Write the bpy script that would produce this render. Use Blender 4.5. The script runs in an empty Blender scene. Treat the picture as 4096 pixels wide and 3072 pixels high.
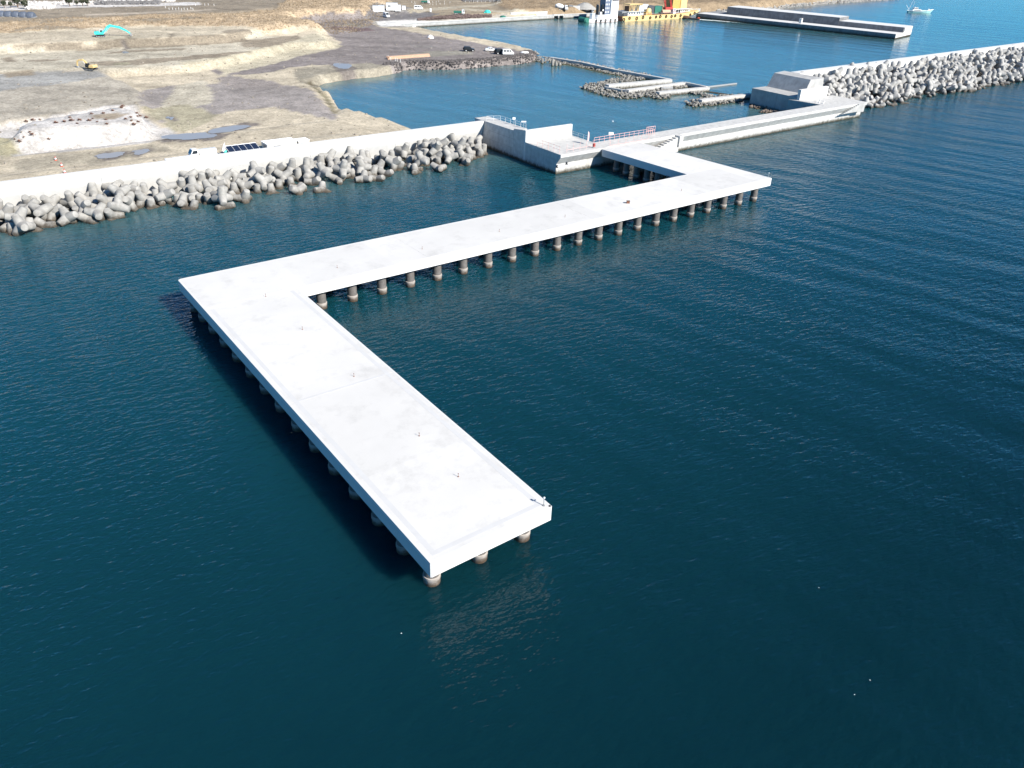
import bpy, bmesh, math, random
import numpy as np
from mathutils import Vector, Matrix, Quaternion
random.seed(7); rng = np.random.default_rng(7)
sc = bpy.context.scene
COL = sc.collection
R = math.radians
# ------------------------------------------------------------------ camera
CF = 0.7536165526686224
CR = Vector((0.8029, -0.5953, 0.0331)); CU = Vector((0.2834, 0.4298, 0.8573)); CD = Vector((0.5245, 0.6789, -0.5138))
CR.normalize(); CD = (CD - CR*CD.dot(CR)).normalized(); CU = CR.cross(CD)
CAM = Vector((-21.912, -101.405, 46.308))
cam = bpy.data.cameras.new('camera'); cam.sensor_width = 36; cam.lens = CF*36; cam.clip_end = 6000; cam.clip_start = .5
co = bpy.data.objects.new('camera', cam); COL.objects.link(co)
M = Matrix((CR, CU, -CD)).transposed().to_4x4(); M.translation = CAM; co.matrix_world = M
sc.camera = co
def at(px, py, z=0.0):
    """the survey: pixel of the 4096 x 3072 photograph -> the place at height z"""
    d = CD*(CF*4096) + CR*(px-2048) - CU*(py-1536)
    return CAM + d*((z-CAM.z)/d.z)
def zoom(x0, y0, w, zw=2212.0):
    k = w/zw
    return lambda x, y, z=0.0: at(x0+x*k, y0+y*k, z)
HEAD = math.atan2(CR.y, CR.x)      # heading of things that point to the right of the picture
# ------------------------------------------------------------------ mesh helpers
class MB:
    def __init__(s): s.v = []; s.f = []
    def add(s, vs, fs):
        n = len(s.v); s.v += [tuple(p) for p in vs]; s.f += [tuple(i+n for i in f) for f in fs]; return s
    def box(s, c, size, rz=0, ry=0):
        a, b, h = size[0]/2, size[1]/2, size[2]/2
        m = Matrix.Rotation(rz, 3, 'Z') @ Matrix.Rotation(ry, 3, 'Y'); c = Vector(c)
        vs = [c + m @ Vector(p) for p in ((-a,-b,-h),(a,-b,-h),(a,b,-h),(-a,b,-h),(-a,-b,h),(a,-b,h),(a,b,h),(-a,b,h))]
        return s.add(vs, [(3,2,1,0),(4,5,6,7),(0,1,5,4),(1,2,6,5),(2,3,7,6),(3,0,4,7)])
    def bb(s, x0, x1, y0, y1, z0, z1):
        return s.box(((x0+x1)/2, (y0+y1)/2, (z0+z1)/2), (x1-x0, y1-y0, z1-z0))
    def prism(s, poly, z0, z1):
        n = len(poly); ar = sum(poly[i][0]*poly[(i+1)%n][1]-poly[(i+1)%n][0]*poly[i][1] for i in range(n))
        if ar < 0: poly = poly[::-1]
        vs = [(p[0],p[1],z0) for p in poly]+[(p[0],p[1],z1) for p in poly]
        return s.add(vs, [tuple(range(n-1,-1,-1)), tuple(range(n,2*n))]+[(i,(i+1)%n,n+(i+1)%n,n+i) for i in range(n)])
    def extrude(s, prof, a, b):
        """profile of 3-D points swept from offset a to offset b"""
        n = len(prof); a = Vector(a); b = Vector(b)
        vs = [Vector(p)+a for p in prof]+[Vector(p)+b for p in prof]
        return s.add(vs, [tuple(range(n-1,-1,-1)), tuple(range(n,2*n))]+[(i,(i+1)%n,n+(i+1)%n,n+i) for i in range(n)])
    def tube(s, p0, p1, r0, r1=None, n=8, cap=True):
        p0 = Vector(p0); p1 = Vector(p1); r1 = r0 if r1 is None else r1
        q = (p1-p0).to_track_quat('Z','Y'); vs = []
        for p, r in ((p0,r0),(p1,r1)):
            for i in range(n):
                t = i*math.tau/n; vs.append(p+q@Vector((r*math.cos(t), r*math.sin(t), 0)))
        fs = [(i,(i+1)%n,n+(i+1)%n,n+i) for i in range(n)]
        if cap: fs += [tuple(range(n-1,-1,-1)), tuple(range(n,2*n))]
        return s.add(vs, fs)
    def lathe(s, prof, c=(0,0,0), axis=(0,0,1), n=12):
        q = Vector(axis).to_track_quat('Z','Y'); c = Vector(c); vs = []
        for r, z in prof:
            for i in range(n):
                t = i*math.tau/n; vs.append(c+q@Vector((r*math.cos(t), r*math.sin(t), z)))
        k = len(prof); fs = [tuple(range(n-1,-1,-1)), tuple(range((k-1)*n,k*n))]
        for j in range(k-1): fs += [(j*n+i, j*n+(i+1)%n, (j+1)*n+(i+1)%n, (j+1)*n+i) for i in range(n)]
        return s.add(vs, fs)
    def torus(s, c, axis, R0, r, n=14, m=6):
        q = Vector(axis).to_track_quat('Z','Y'); c = Vector(c); vs = []
        for i in range(n):
            t = i*math.tau/n
            for j in range(m):
                u = j*math.tau/m; rr = R0+r*math.cos(u); vs.append(c+q@Vector((rr*math.cos(t), rr*math.sin(t), r*math.sin(u))))
        return s.add(vs, [(i*m+j, ((i+1)%n)*m+j, ((i+1)%n)*m+(j+1)%m, i*m+(j+1)%m) for i in range(n) for j in range(m)])
    def build(s, name, m, parent=None, smooth=False, bevel=0, loc=None, rz=0):
        me = bpy.data.meshes.new(name); me.from_pydata(s.v, [], s.f)
        if bevel:
            bm = bmesh.new(); bm.from_mesh(me)
            es = [e for e in bm.edges if len(e.link_faces)==2 and e.calc_face_angle(0) > .5]
            bmesh.ops.bevel(bm, geom=es, offset=bevel, segments=2, affect='EDGES', profile=.6, clamp_overlap=True)
            bm.to_mesh(me); bm.free()
        me.materials.append(m)
        if smooth:
            me.polygons.foreach_set('use_smooth', [True]*len(me.polygons))
            try: me.set_sharp_from_angle(angle=R(38))
            except Exception: pass
        o = bpy.data.objects.new(name, me); COL.objects.link(o)
        if loc is not None: o.location = loc
        o.rotation_euler.z = rz
        if parent: o.parent = parent
        return o
def tag(o, label, cat, group=None):
    o['label'] = label; o['category'] = cat
    if group: o['group'] = group
    return o
def struct(o, kind='structure'): o['kind'] = kind; return o
def empty(name, loc, rz=0, label=None, cat=None, group=None):
    o = bpy.data.objects.new(name, None); COL.objects.link(o); o.location = loc; o.rotation_euler.z = rz
    o.empty_display_size = .3
    if label: tag(o, label, cat, group)
    return o
def dup(o, parent=None):
    c = o.copy(); COL.objects.link(c)
    if parent: c.parent = parent
    for ch in list(o.children): dup(ch, c)
    return c
# ------------------------------------------------------------------ materials
def mat(name, col, rough=.8, var=.12, scale=1.5, spec=.3, metal=0, tide=None, bump=0.0, tide_col=(.05,.045,.032), streak=0, object_space=False):
    m = bpy.data.materials.new(name); m.use_nodes = True; nt = m.node_tree; N = nt.nodes; L = nt.links
    b = N['Principled BSDF']; b.inputs['Roughness'].default_value = rough; b.inputs['Metallic'].default_value = metal
    b.inputs['Specular IOR Level'].default_value = spec
    geo = N.new('ShaderNodeNewGeometry')
    src = geo.outputs['Position']
    if object_space:
        tc = N.new('ShaderNodeTexCoord'); src = tc.outputs['Object']
    def noise(sc_, det=6, vec=src, rough_=.6):
        n = N.new('ShaderNodeTexNoise'); n.inputs['Scale'].default_value = sc_; n.inputs['Detail'].default_value = det; n.inputs['Roughness'].default_value = rough_
        L.new(vec, n.inputs['Vector']); return n
    n1 = noise(scale); mr = N.new('ShaderNodeMapRange'); mr.inputs[1].default_value = .3; mr.inputs[2].default_value = .7
    mr.inputs[3].default_value = 1-var; mr.inputs[4].default_value = 1+var*.5
    L.new(n1.outputs['Fac'], mr.inputs[0])
    mul = N.new('ShaderNodeMix'); mul.data_type = 'RGBA'; mul.blend_type = 'MULTIPLY'; mul.inputs[0].default_value = 1
    mul.inputs[6].default_value = (*col, 1)
    L.new(mr.outputs[0], mul.inputs[7]); out = mul.outputs[2]
    if streak:
        mp = N.new('ShaderNodeMapping'); mp.inputs['Scale'].default_value = (1.1, 1.1, .12); L.new(src, mp.inputs['Vector'])
        n2 = noise(1.0, 5, mp.outputs[0]); r2 = N.new('ShaderNodeMapRange'); r2.inputs[1].default_value = .5; r2.inputs[2].default_value = .75; r2.inputs[3].default_value = 1; r2.inputs[4].default_value = 1-streak
        L.new(n2.outputs['Fac'], r2.inputs[0])
        mu2 = N.new('ShaderNodeMix'); mu2.data_type = 'RGBA'; mu2.blend_type = 'MULTIPLY'; mu2.inputs[0].default_value = 1
        L.new(out, mu2.inputs[6]); L.new(r2.outputs[0], mu2.inputs[7]); out = mu2.outputs[2]
    if tide:
        sep = N.new('ShaderNodeSeparateXYZ'); L.new(geo.outputs['Position'], sep.inputs[0])
        n3 = noise(1.7, 7, geo.outputs['Position'], .7); ma = N.new('ShaderNodeMath'); ma.operation = 'MULTIPLY_ADD'; ma.inputs[1].default_value = 1.2*tide; 
        L.new(n3.outputs['Fac'], ma.inputs[0]); ma.inputs[2].default_value = -.6*tide
        ad = N.new('ShaderNodeMath'); ad.operation = 'ADD'; L.new(sep.outputs['Z'], ad.inputs[0]); L.new(ma.outputs[0], ad.inputs[1])
        rp = N.new('ShaderNodeValToRGB'); e = rp.color_ramp.elements
        dv = N.new('ShaderNodeMath'); dv.operation = 'DIVIDE'; L.new(ad.outputs[0], dv.inputs[0]); dv.inputs[1].default_value = tide
        L.new(dv.outputs[0], rp.inputs[0])
        e[0].position = .1; e[0].color = (1,1,1,1); e[1].position = 1; e[1].color = (0,0,0,1)
        e2 = rp.color_ramp.elements.new(.35); e2.color = (.75,.75,.75,1); e3 = rp.color_ramp.elements.new(.6); e3.color = (.22,.22,.22,1)
        tm = N.new('ShaderNodeMix'); tm.data_type = 'RGBA'; tm.inputs[7].default_value = (*tide_col,1)
        L.new(rp.outputs[0], tm.inputs[0]); L.new(out, tm.inputs[6]); out = tm.outputs[2]
    L.new(out, b.inputs['Base Color'])
    if bump:
        nb = noise(scale*6, 6); bp = N.new('ShaderNodeBump'); bp.inputs['Strength'].default_value = bump; bp.inputs['Distance'].default_value = .05
        L.new(nb.outputs['Fac'], bp.inputs['Height']); L.new(bp.outputs[0], b.inputs['Normal'])
    return m
def paint(name, col, rough=.35, var=.05): return mat(name, col, rough, var, 2.0, .5)
K = dict(
 deck = mat('deck_concrete', (.62,.610,.592), .75, .08, .11, .3, streak=0),
 fascia = mat('fascia_concrete', (.60,.60,.595), .75, .06, .5, .3),
 strip = mat('edge_strip_concrete', (.53,.53,.53), .8, .05, .8),
 wall = mat('seawall_concrete', (.61,.61,.60), .8, .09, .25, .25, streak=.08, tide=.9),
 quaywall = mat('stained_concrete', (.52,.515,.50), .8, .2, .9, .25, tide=1.3, bump=.25, streak=.22),
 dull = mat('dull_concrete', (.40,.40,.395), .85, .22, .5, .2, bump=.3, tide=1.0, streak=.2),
 pile = mat('pile_steel', (.145,.133,.125), .55, .3, 2.2, .4, bump=.15),
 collar = mat('pile_collar', (.40,.365,.335), .85, .2, 3, .2, tide=1.05, bump=.3, tide_col=(.085,.06,.042)),
 tetra = mat('tetrapod_concrete', (.315,.308,.292), .9, .34, .9, .2, tide=1.5, bump=.35, tide_col=(.07,.058,.045)),
 tetra_new = mat('tetrapod_pale_concrete', (.385,.378,.365), .9, .32, .8, .2, tide=1.6, bump=.35, tide_col=(.07,.06,.05)),
 rock = mat('dark_rock', (.115,.105,.104), .9, .5, 1.2, .2, bump=.4),
 palerock = mat('pale_rock', (.27,.26,.24), .9, .45, 1.0, .2, bump=.4, tide=.5, tide_col=(.06,.058,.028)),
 brownrock = mat('brown_rock', (.20,.16,.135), .9, .45, 1.0, .2, bump=.4, tide=.5),
 white = paint('white_paint', (.80,.80,.80)), offwhite = paint('offwhite_paint', (.66,.65,.62), .5, .12),
 black = paint('black_paint', (.012,.014,.018), .3), rubber = mat('rubber', (.022,.021,.02), .85, .2, 4),
 glass = paint('dark_glass', (.02,.028,.035), .08), grey = paint('grey_paint', (.24,.25,.26), .5), darkgrey = paint('dark_grey_paint', (.07,.075,.085), .5),
 red = paint('red_paint', (.50,.06,.05), .5), orange = paint('orange_paint', (.75,.13,.05), .5), yellow = paint('yellow_paint', (.72,.52,.23), .5, .12),
 ochre = paint('ochre_paint', (.55,.34,.10), .55, .2), rust = mat('rusty_steel', (.23,.10,.065), .8, .35, 1.2), pink = paint('faded_red_paint', (.80,.47,.43), .5),
 turq = paint('turquoise_paint', (.05,.60,.52), .4), green = paint('green_paint', (.03,.16,.12), .5), cyan = paint('pale_cyan_paint', (.42,.74,.74), .4),
 navy = paint('navy_paint', (.13,.16,.23), .5), galv = paint('galvanised_steel', (.55,.58,.60), .4), timber = mat('timber', (.55,.36,.25), .8, .25, 3),
 panel = paint('solar_cell', (.016,.024,.05), .12), shrub = mat('dry_shrub', (.27,.16,.12), .95, .4, 3, .1), shrubpale = mat('dry_grass', (.31,.245,.17), .95, .4, .4, .1),
 gravel = mat('pale_gravel', (.33,.325,.315), .95, .2, .8, .1, bump=.3), brownhull = mat('brown_cover', (.13,.08,.055), .9, .3, 2),
)
def pours(m):
    """every pour of the deck cures to a slightly different grey, with blotchy stains"""
    nt = m.node_tree; N = nt.nodes; L = nt.links; b = N['Principled BSDF']; src = b.inputs['Base Color'].links[0].from_socket
    geo = N.new('ShaderNodeNewGeometry'); sp = N.new('ShaderNodeVectorMath'); sp.operation = 'DIVIDE'; sp.inputs[1].default_value = (13.4, 17.2, 1e6); L.new(geo.outputs['Position'], sp.inputs[0])
    fl = N.new('ShaderNodeVectorMath'); fl.operation = 'FLOOR'; L.new(sp.outputs[0], fl.inputs[0]); wn = N.new('ShaderNodeTexWhiteNoise'); L.new(fl.outputs[0], wn.inputs['Vector'])
    r1 = N.new('ShaderNodeMapRange'); r1.inputs[3].default_value = .915; r1.inputs[4].default_value = 1.03; L.new(wn.outputs['Value'], r1.inputs[0])
    n = N.new('ShaderNodeTexNoise'); n.inputs['Scale'].default_value = .33; n.inputs['Detail'].default_value = 8; n.inputs['Roughness'].default_value = .72; L.new(geo.outputs['Position'], n.inputs['Vector'])
    r2 = N.new('ShaderNodeMapRange'); r2.inputs[1].default_value = .52; r2.inputs[2].default_value = .78; r2.inputs[3].default_value = 1; r2.inputs[4].default_value = .80; L.new(n.outputs['Fac'], r2.inputs[0])
    mm = N.new('ShaderNodeMath'); mm.operation = 'MULTIPLY'; L.new(r1.outputs[0], mm.inputs[0]); L.new(r2.outputs[0], mm.inputs[1])
    x = N.new('ShaderNodeMix'); x.data_type = 'RGBA'; x.blend_type = 'MULTIPLY'; x.inputs[0].default_value = 1; L.new(src, x.inputs[6]); L.new(mm.outputs[0], x.inputs[7]); L.new(x.outputs[2], b.inputs['Base Color'])
pours(K['deck'])
# ------------------------------------------------------------------ light
SUN_EL = R(35); SX, SY = .297, -.955
sun = bpy.data.lights.new('sun', 'SUN'); sun.energy = 4.6; sun.angle = R(.53); sun.color = (1, .94, .84)
so = bpy.data.objects.new('sun', sun); COL.objects.link(so)
sv = Vector((SX*math.cos(SUN_EL), SY*math.cos(SUN_EL), math.sin(SUN_EL)))
so.rotation_euler = sv.to_track_quat('Z','Y').to_euler(); so.location = (0,-100,200)
w = bpy.data.worlds.new('World'); sc.world = w; w.use_nodes = True; nt = w.node_tree
sky = nt.nodes.new('ShaderNodeTexSky'); sky.sky_type = 'NISHITA'; sky.sun_disc = False; sky.sun_elevation = SUN_EL
sky.sun_rotation = math.atan2(SX, SY); sky.air_density = .75; sky.dust_density = .05; sky.ozone_density = 4.0; sky.altitude = 1500
tint = nt.nodes.new('ShaderNodeMix'); tint.data_type = 'RGBA'; tint.blend_type = 'MULTIPLY'; tint.inputs[0].default_value = 1; tint.inputs[7].default_value = (.33,.80,.98,1)   # clear winter air: a deeper blue
nt.links.new(sky.outputs[0], tint.inputs[6]); nt.links.new(tint.outputs[2], nt.nodes['Background'].inputs[0]); nt.nodes['Background'].inputs[1].default_value = .085
sc.view_settings.view_transform = 'Standard'; sc.view_settings.look = 'None'; sc.view_settings.gamma = 1; sc.view_settings.use_curve_mapping = False
sc.view_settings.exposure = 1.0
# ------------------------------------------------------------------ water
def water_mat():
    m = bpy.data.materials.new('sea_water'); m.use_nodes = True; nt = m.node_tree; N = nt.nodes; L = nt.links
    b = N['Principled BSDF']; b.inputs['Base Color'].default_value = (.0018,.0235,.030,1); b.inputs['Roughness'].default_value = .09; b.inputs['IOR'].default_value = 1.333
    b.inputs['Specular IOR Level'].default_value = .5
    b.subsurface_method = 'BURLEY'; b.inputs['Subsurface Weight'].default_value = 1; b.inputs['Subsurface Radius'].default_value = (.5,1.6,2.0); b.inputs['Subsurface Scale'].default_value = 1.9   # light spreads in the top metres of the water
    geo = N.new('ShaderNodeNewGeometry')
    def layer(rot, sx, sy, amp, det, typ='FBM', dist=0.0, rough=.55):
        vr = N.new('ShaderNodeVectorRotate'); vr.rotation_type = 'Z_AXIS'; vr.inputs['Angle'].default_value = -R(rot); L.new(geo.outputs['Position'], vr.inputs['Vector'])
        mp = N.new('ShaderNodeMapping'); mp.vector_type = 'POINT'; mp.inputs['Scale'].default_value = (sx, sy, 1); L.new(vr.outputs[0], mp.inputs['Vector'])
        n = N.new('ShaderNodeTexNoise'); n.noise_type = typ; n.inputs['Scale'].default_value = 1; n.inputs['Detail'].default_value = det; n.inputs['Distortion'].default_value = dist
        n.inputs['Roughness'].default_value = rough
        n.normalize = True
        L.new(mp.outputs[0], n.inputs['Vector'])
        x = N.new('ShaderNodeMath'); x.operation = 'MULTIPLY'; x.inputs[1].default_value = amp; L.new(n.outputs['Fac'], x.inputs[0]); return x.outputs[0], n
    def crest(out, p):   # sharpen the crests
        x = N.new('ShaderNodeMath'); x.operation = 'POWER'; x.inputs[1].default_value = p; L.new(out, x.inputs[0]); return x.outputs[0]
    h1, _ = layer(-76, .035, .13, .58, 1)
    h2, n2 = layer(-12, .42, 1.25, .17, 2, dist=.15, rough=.5)
    h3, _ = layer(-24, 1.3, 3.1, .060, 2, dist=.1, rough=.5)
    h4, _ = layer(18, .7, 1.9, .10, 2, dist=.15, rough=.5)
    # gusts: patches of livelier and calmer ripples
    gl, gn = layer(-70, .012, .045, 1, 2)
    gm = N.new('ShaderNodeMapRange'); gm.inputs[1].default_value = .3; gm.inputs[2].default_value = .7; gm.inputs[3].default_value = .72; gm.inputs[4].default_value = 1.22; L.new(gn.outputs['Fac'], gm.inputs[0])
    def add(a, c):
        x = N.new('ShaderNodeMath'); x.operation = 'ADD'; L.new(a, x.inputs[0]); L.new(c, x.inputs[1]); return x.outputs[0]
    rip = add(add(h2, h3), h4); mg = N.new('ShaderNodeMath'); mg.operation = 'MULTIPLY'; L.new(rip, mg.inputs[0]); L.new(gm.outputs[0], mg.inputs[1])
    tot = add(h1, mg.outputs[0])
    # sheltered water behind the causeway and in the harbour: calmer, shallower and greener
    sep = N.new('ShaderNodeSeparateXYZ'); L.new(geo.outputs['Position'], sep.inputs[0])
    sh = N.new('ShaderNodeMapRange'); sh.interpolation_type = 'SMOOTHSTEP'; sh.inputs[1].default_value = 26; sh.inputs[2].default_value = 52; sh.inputs[3].default_value = 0; sh.inputs[4].default_value = 1; L.new(sep.outputs['Y'], sh.inputs[0])
    am = N.new('ShaderNodeMapRange'); am.inputs[3].default_value = 1.12; am.inputs[4].default_value = .42; L.new(sh.outputs[0], am.inputs[0])
    ml = N.new('ShaderNodeMath'); ml.operation = 'MULTIPLY'; L.new(tot, ml.inputs[0]); L.new(am.outputs[0], ml.inputs[1]); tot = ml.outputs[0]
    # view-angle darkening painted into the near water, paler by the wall; milky green blue in the lagoon
    view_fall = N.new('ShaderNodeMapRange'); view_fall.inputs[1].default_value = -85; view_fall.inputs[2].default_value = 25; L.new(sep.outputs['Y'], view_fall.inputs[0])
    c0 = N.new('ShaderNodeMix'); c0.data_type = 'RGBA'; c0.inputs[6].default_value = (.0016,.0170,.0240,1); c0.inputs[7].default_value = (.0048,.052,.074,1); L.new(view_fall.outputs[0], c0.inputs[0])
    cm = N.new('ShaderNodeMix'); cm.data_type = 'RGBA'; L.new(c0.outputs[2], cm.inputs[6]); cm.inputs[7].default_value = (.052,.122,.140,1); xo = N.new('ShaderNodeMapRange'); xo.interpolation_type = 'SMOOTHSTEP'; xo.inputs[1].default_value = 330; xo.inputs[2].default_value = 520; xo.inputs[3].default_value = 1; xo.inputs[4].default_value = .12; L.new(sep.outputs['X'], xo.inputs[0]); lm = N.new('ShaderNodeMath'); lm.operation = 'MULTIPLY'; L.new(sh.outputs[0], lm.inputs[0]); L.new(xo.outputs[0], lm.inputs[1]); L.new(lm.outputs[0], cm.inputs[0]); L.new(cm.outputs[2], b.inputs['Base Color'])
    bp = N.new('ShaderNodeBump'); bp.inputs['Strength'].default_value = 1; bp.inputs['Distance'].default_value = 1.0
    L.new(tot, bp.inputs['Height']); L.new(bp.outputs[0], b.inputs['Normal'])
    return m
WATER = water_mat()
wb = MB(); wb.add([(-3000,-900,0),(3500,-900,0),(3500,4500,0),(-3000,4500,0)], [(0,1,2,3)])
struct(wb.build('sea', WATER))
# ================================================================== PIER
ZT = 4.32; ZB = 2.83
pier = empty('pier', (0,0,0), 0, 'long white cranked concrete pier standing on rows of round piles in the sea', 'pier')
A0 = -63.8
# slabs, butted with open joints
def slab(poly): return MB().prism(poly, ZB+.25, ZT).build('deck_slab', K['deck'], pier)
slab([(.12,A0+.12),(11.76,A0+.12),(11.72,-36.86),(.12,-36.78)])
slab([(.12,-36.74),(11.72,-36.82),(11.9,-10.94),(.12,-10.86)])
xs = [.12, 32.0, 64.2, 97.9]
for a, b in zip(xs, xs[1:]):
    y0 = -10.82 if a < 1 else -10.70
    slab([(a,-10.80+.002*a),(b-.015,-10.80+.002*b),(b-.015,.06),(a,-.02)])
slab([(97.9,-10.60),(111.35,-10.44),(108.5,23.45),(96.9,23.45),(98.42,.08),(97.88,.07)])
# fascia panels: separate precast pieces standing 3 cm proud, open joints between
def fascia(p, q, n, name='fascia_panel'):
    p = Vector((p[0],p[1],0)); q = Vector((q[0],q[1],0)); d = (q-p); ln = d.length; d.normalize(); nrm = Vector((d.y,-d.x,0))
    for i in range(n):
        a = p+d*(ln*i/n+.012); b = p+d*(ln*(i+1)/n-.012)
        e = MB().prism([tuple((a+nrm*.03)[:2]),tuple((b+nrm*.03)[:2]),tuple((b-nrm*.22)[:2]),tuple((a-nrm*.22)[:2])], ZB, ZT+.004+.0015*((i*7)%3))
        e.build(name, K['fascia'], pier)
fascia((.03,A0),(11.85,A0),1)
fascia((0,-.25),(0,A0+.0),12)
fascia((11.85,A0),(12.0,-11.05),11)
fascia((12.25,-10.85),(111.45,-10.5),22)
fascia((98.5,0),(.25,0),21)
fascia((111.5,-10.2),(108.6,23.3),7)
fascia((96.85,23.3),(98.45,.3),5)
# drainage strips along the edges
st = MB()
for poly in ([(.55,A0+.6),(1.0,A0+1.05),(1.0,-11.4),(.55,-11.4)],[(.55,A0+.6),(11.3,A0+.6),(10.85,A0+1.05),(1.0,A0+1.05)],[(11.3,A0+.6),(11.3,-11.2),(10.85,-11.2),(10.85,A0+1.05)]):
    st.prism(poly, ZT-.02, ZT+.004)
st.prism([(1.0,-36.9),(10.85,-36.98),(10.85,-36.66),(1.0,-36.58)], ZT-.02, ZT+.008)
st.prism([(1.0,-11.15),(11.9,-11.15),(11.9,-10.95),(1.0,-10.95)], ZT-.02, ZT+.008)
st.build('edge_strip', K['strip'], pier)
# soffit beams
bm_ = MB()
for x in (1.3,6.0,10.6): bm_.bb(x-.5,x+.5,A0+.5,-1,ZB-.0,ZB+.2)
for y in (-9.5,-5.2,-1.1): bm_.bb(1,110,y-.45,y+.45,ZB-.01,ZB+.21)
for x in (99.6,104,108): bm_.bb(x-.5,x+.5,0.2,22.5,ZB-.0,ZB+.2)
bm_.build('soffit_beam', K['pile'], pier)
# piles
pm = MB().lathe([(.66,-4),(.66,ZB+.1)], n=20).build('pile', K['pile'], pier, smooth=True)
cm = MB().lathe([(.70,-4),(.71,.50),(.74,.56),(.73,.84),(.67,.88)], n=20).build('collar', K['collar'], pm, smooth=True)
spots = []
for i in range(21): spots += [(15.7+i*4.625,-9.45),(15.7+i*4.625,-1.3)]
for i in range(12):
    y = -61.7+i*4.42; spots += [(1.3,y),(10.5,y)]
    if i % 2 == 0 or i == 1: spots.append((5.95,y))
spots += [(1.3,-8.9),(1.3,-4.8),(1.3,-1.2)]
for y in (1.6,4.7,7.8,10.9,14.0,17.1,20.2): spots += [(98.6,y),(107.8,y)]
for y in (4.7,10.9,17.1): spots.append((103.2,y))
for i, (x, y) in enumerate(spots):
    o = pm if i == 0 else dup(pm, pier)
    o.location = (x, y, 0)
# marker rods on the deck
def rod(px, py, where, h=.34):
    p = at(px, py, ZT)
    m = MB().tube((0,0,0),(0,0,h),.022,.018,6).box((0,0,.015),(.12,.12,.03)).torus((0,0,h),(1,0,0),.05,.018,8,5)
    tag(m.build('marker_rod', K['rust'], None, loc=p), 'small steel rod on the pier deck, '+where, 'marker rod', 'small steel rods along the pier deck')
rod(1063,1186,'at the outer corner joint'); rod(1210,1318,'just past the corner on the near arm'); rod(1416,1506,'beside the cross joint of the near arm')
rod(1677,1744,'halfway from cross joint to near tip'); rod(1833,1907,'closest to the lamp at the tip'); rod(1349,1071,'nearest the corner on the middle stretch')
rod(1689,996,'on the grey patch of the middle stretch'); rod(1997,926,'in the middle of the long stretch'); rod(2260,868,'just left of the rust brown box'); rod(2725,764,'between the brown box and far corner')
def light_post(p, label, rz):
    t = empty('deck_lamp', p, rz, label, 'deck lamp')
    MB().tube((0,0,0),(0,0,.75),.035,.03,8).box((0,0,.02),(.2,.2,.04)).build('post', K['grey'], t)
    MB().lathe([(.02,0),(.09,.04),(.10,.14),(.04,.2)],(0,0,.74),n=10).build('lamp_head', K['galv'], t, smooth=True)
    MB().box((.12,0,.66),(.24,.05,.05)).build('bracket', K['darkgrey'], t)
light_post(at(2174.5,2022.5,ZT), 'slim grey lamp post at the outer corner of the pier tip', .6)
light_post(at(3073,709,ZT), 'slim pale lamp post at the far right corner of the pier', .2)
t = empty('deck_box', at(2512,813,ZT), HEAD, 'rust brown equipment box on the middle of the pier deck', 'equipment box')
MB().box((0,0,.2),(.55,.4,.4)).build('case', K['rust'], t, bevel=.03); MB().box((0,0,.43),(.6,.45,.05)).build('lid', K['brownhull'], t); MB().box((-.5,.0,.05),(.4,.12,.1)).build('cable', K['darkgrey'], t)
# ================================================================== SEAWALL (flared towards the sea)
sw = empty('seawall', (30,53,0), 0, 'long white concrete seawall behind the left heap of tetrapods', 'seawall')
prof = [(0,52.0,5.92),(0,52.15,4.9),(0,52.6,3.4),(0,53.2,1.9),(0,53.6,.9),(0,53.75,-2),(0,56.2,-2),(0,56.0,2.4),(0,54.4,3.3),(0,53.0,4.7),(0,52.9,5.92)]
segs = [-118,-98,-78,-58,-38,-18,2,22,42,62,85.35]
for a, b in zip(segs, segs[1:]):
    MB().extrude([Vector(p)-Vector((30,53,0)) for p in prof], (b-.02,0,0), (a+.02,0,0)).build('wall_bay', K['wall'], sw)
MB().bb(-148,55.3,-2.4,.9,-2,.42).build('toe_ledge', K['dull'], sw)
# ================================================================== LANDING BLOCK at the root of the pier
X0 = 85.43
lb = empty('landing_block', (92,38,0), 0, 'large concrete landing block with a shaded tall side wall where the pier meets the seawall', 'landing block')
def L_(v): return [Vector(p)-Vector((92,38,0)) for p in v]
front = [(0,25.05,-4),(0,25.05,2.15),(0,23.72,3.8),(0,23.72,4.41),(0,36.0,4.41),(0,36.0,-4)]
MB().extrude(L_(front), (99.0,0,0), (X0,0,0)).build('block_base', K['quaywall'], lb)
MB().extrude(L_([(0,36.02,-4),(0,36.02,6.92),(0,36.6,6.95),(0,36.6,-4)]), (98.9,0,0), (X0,0,0)).build('parapet', K['wall'], lb)
MB().add(L_([(X0,36.62,-4),(X0+.7,36.62,-4),(X0+.7,40.4,-4),(X0,40.4,-4),(X0,36.62,6.9),(X0+.7,36.62,6.9),(X0+.7,40.4,6.5),(X0,40.4,6.5)]),[(3,2,1,0),(4,5,6,7),(0,1,5,4),(1,2,6,5),(2,3,7,6),(3,0,4,7)]).build('side_wall', K['quaywall'], lb)
MB().add(L_([(X0,40.42,-4),(89.2,40.42,-4),(89.2,56,-4),(X0,56,-4),(X0,40.42,6.1),(89.2,40.42,6.1),(89.2,56,5.9),(X0,56,5.9)]),[(3,2,1,0),(4,5,6,7),(0,1,5,4),(1,2,6,5),(2,3,7,6),(3,0,4,7)]).build('upper_platform', K['quaywall'], lb)
MB().bb(X0+.72-92,99-92,36.62-38,46-38,-4,3.2).build('rear_fill', K['dull'], lb)
jl = MB()
for z in (2.2,4.2): jl.bb(X0-.014-92,X0-92+.05,40.5-38,52-38,z-.04,z+.04)
jl.bb(X0-.014-92,X0-92+.05,40.36-38,40.44-38,.3,6.05)
jl.build('formwork_joint', K['dull'], lb)
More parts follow.
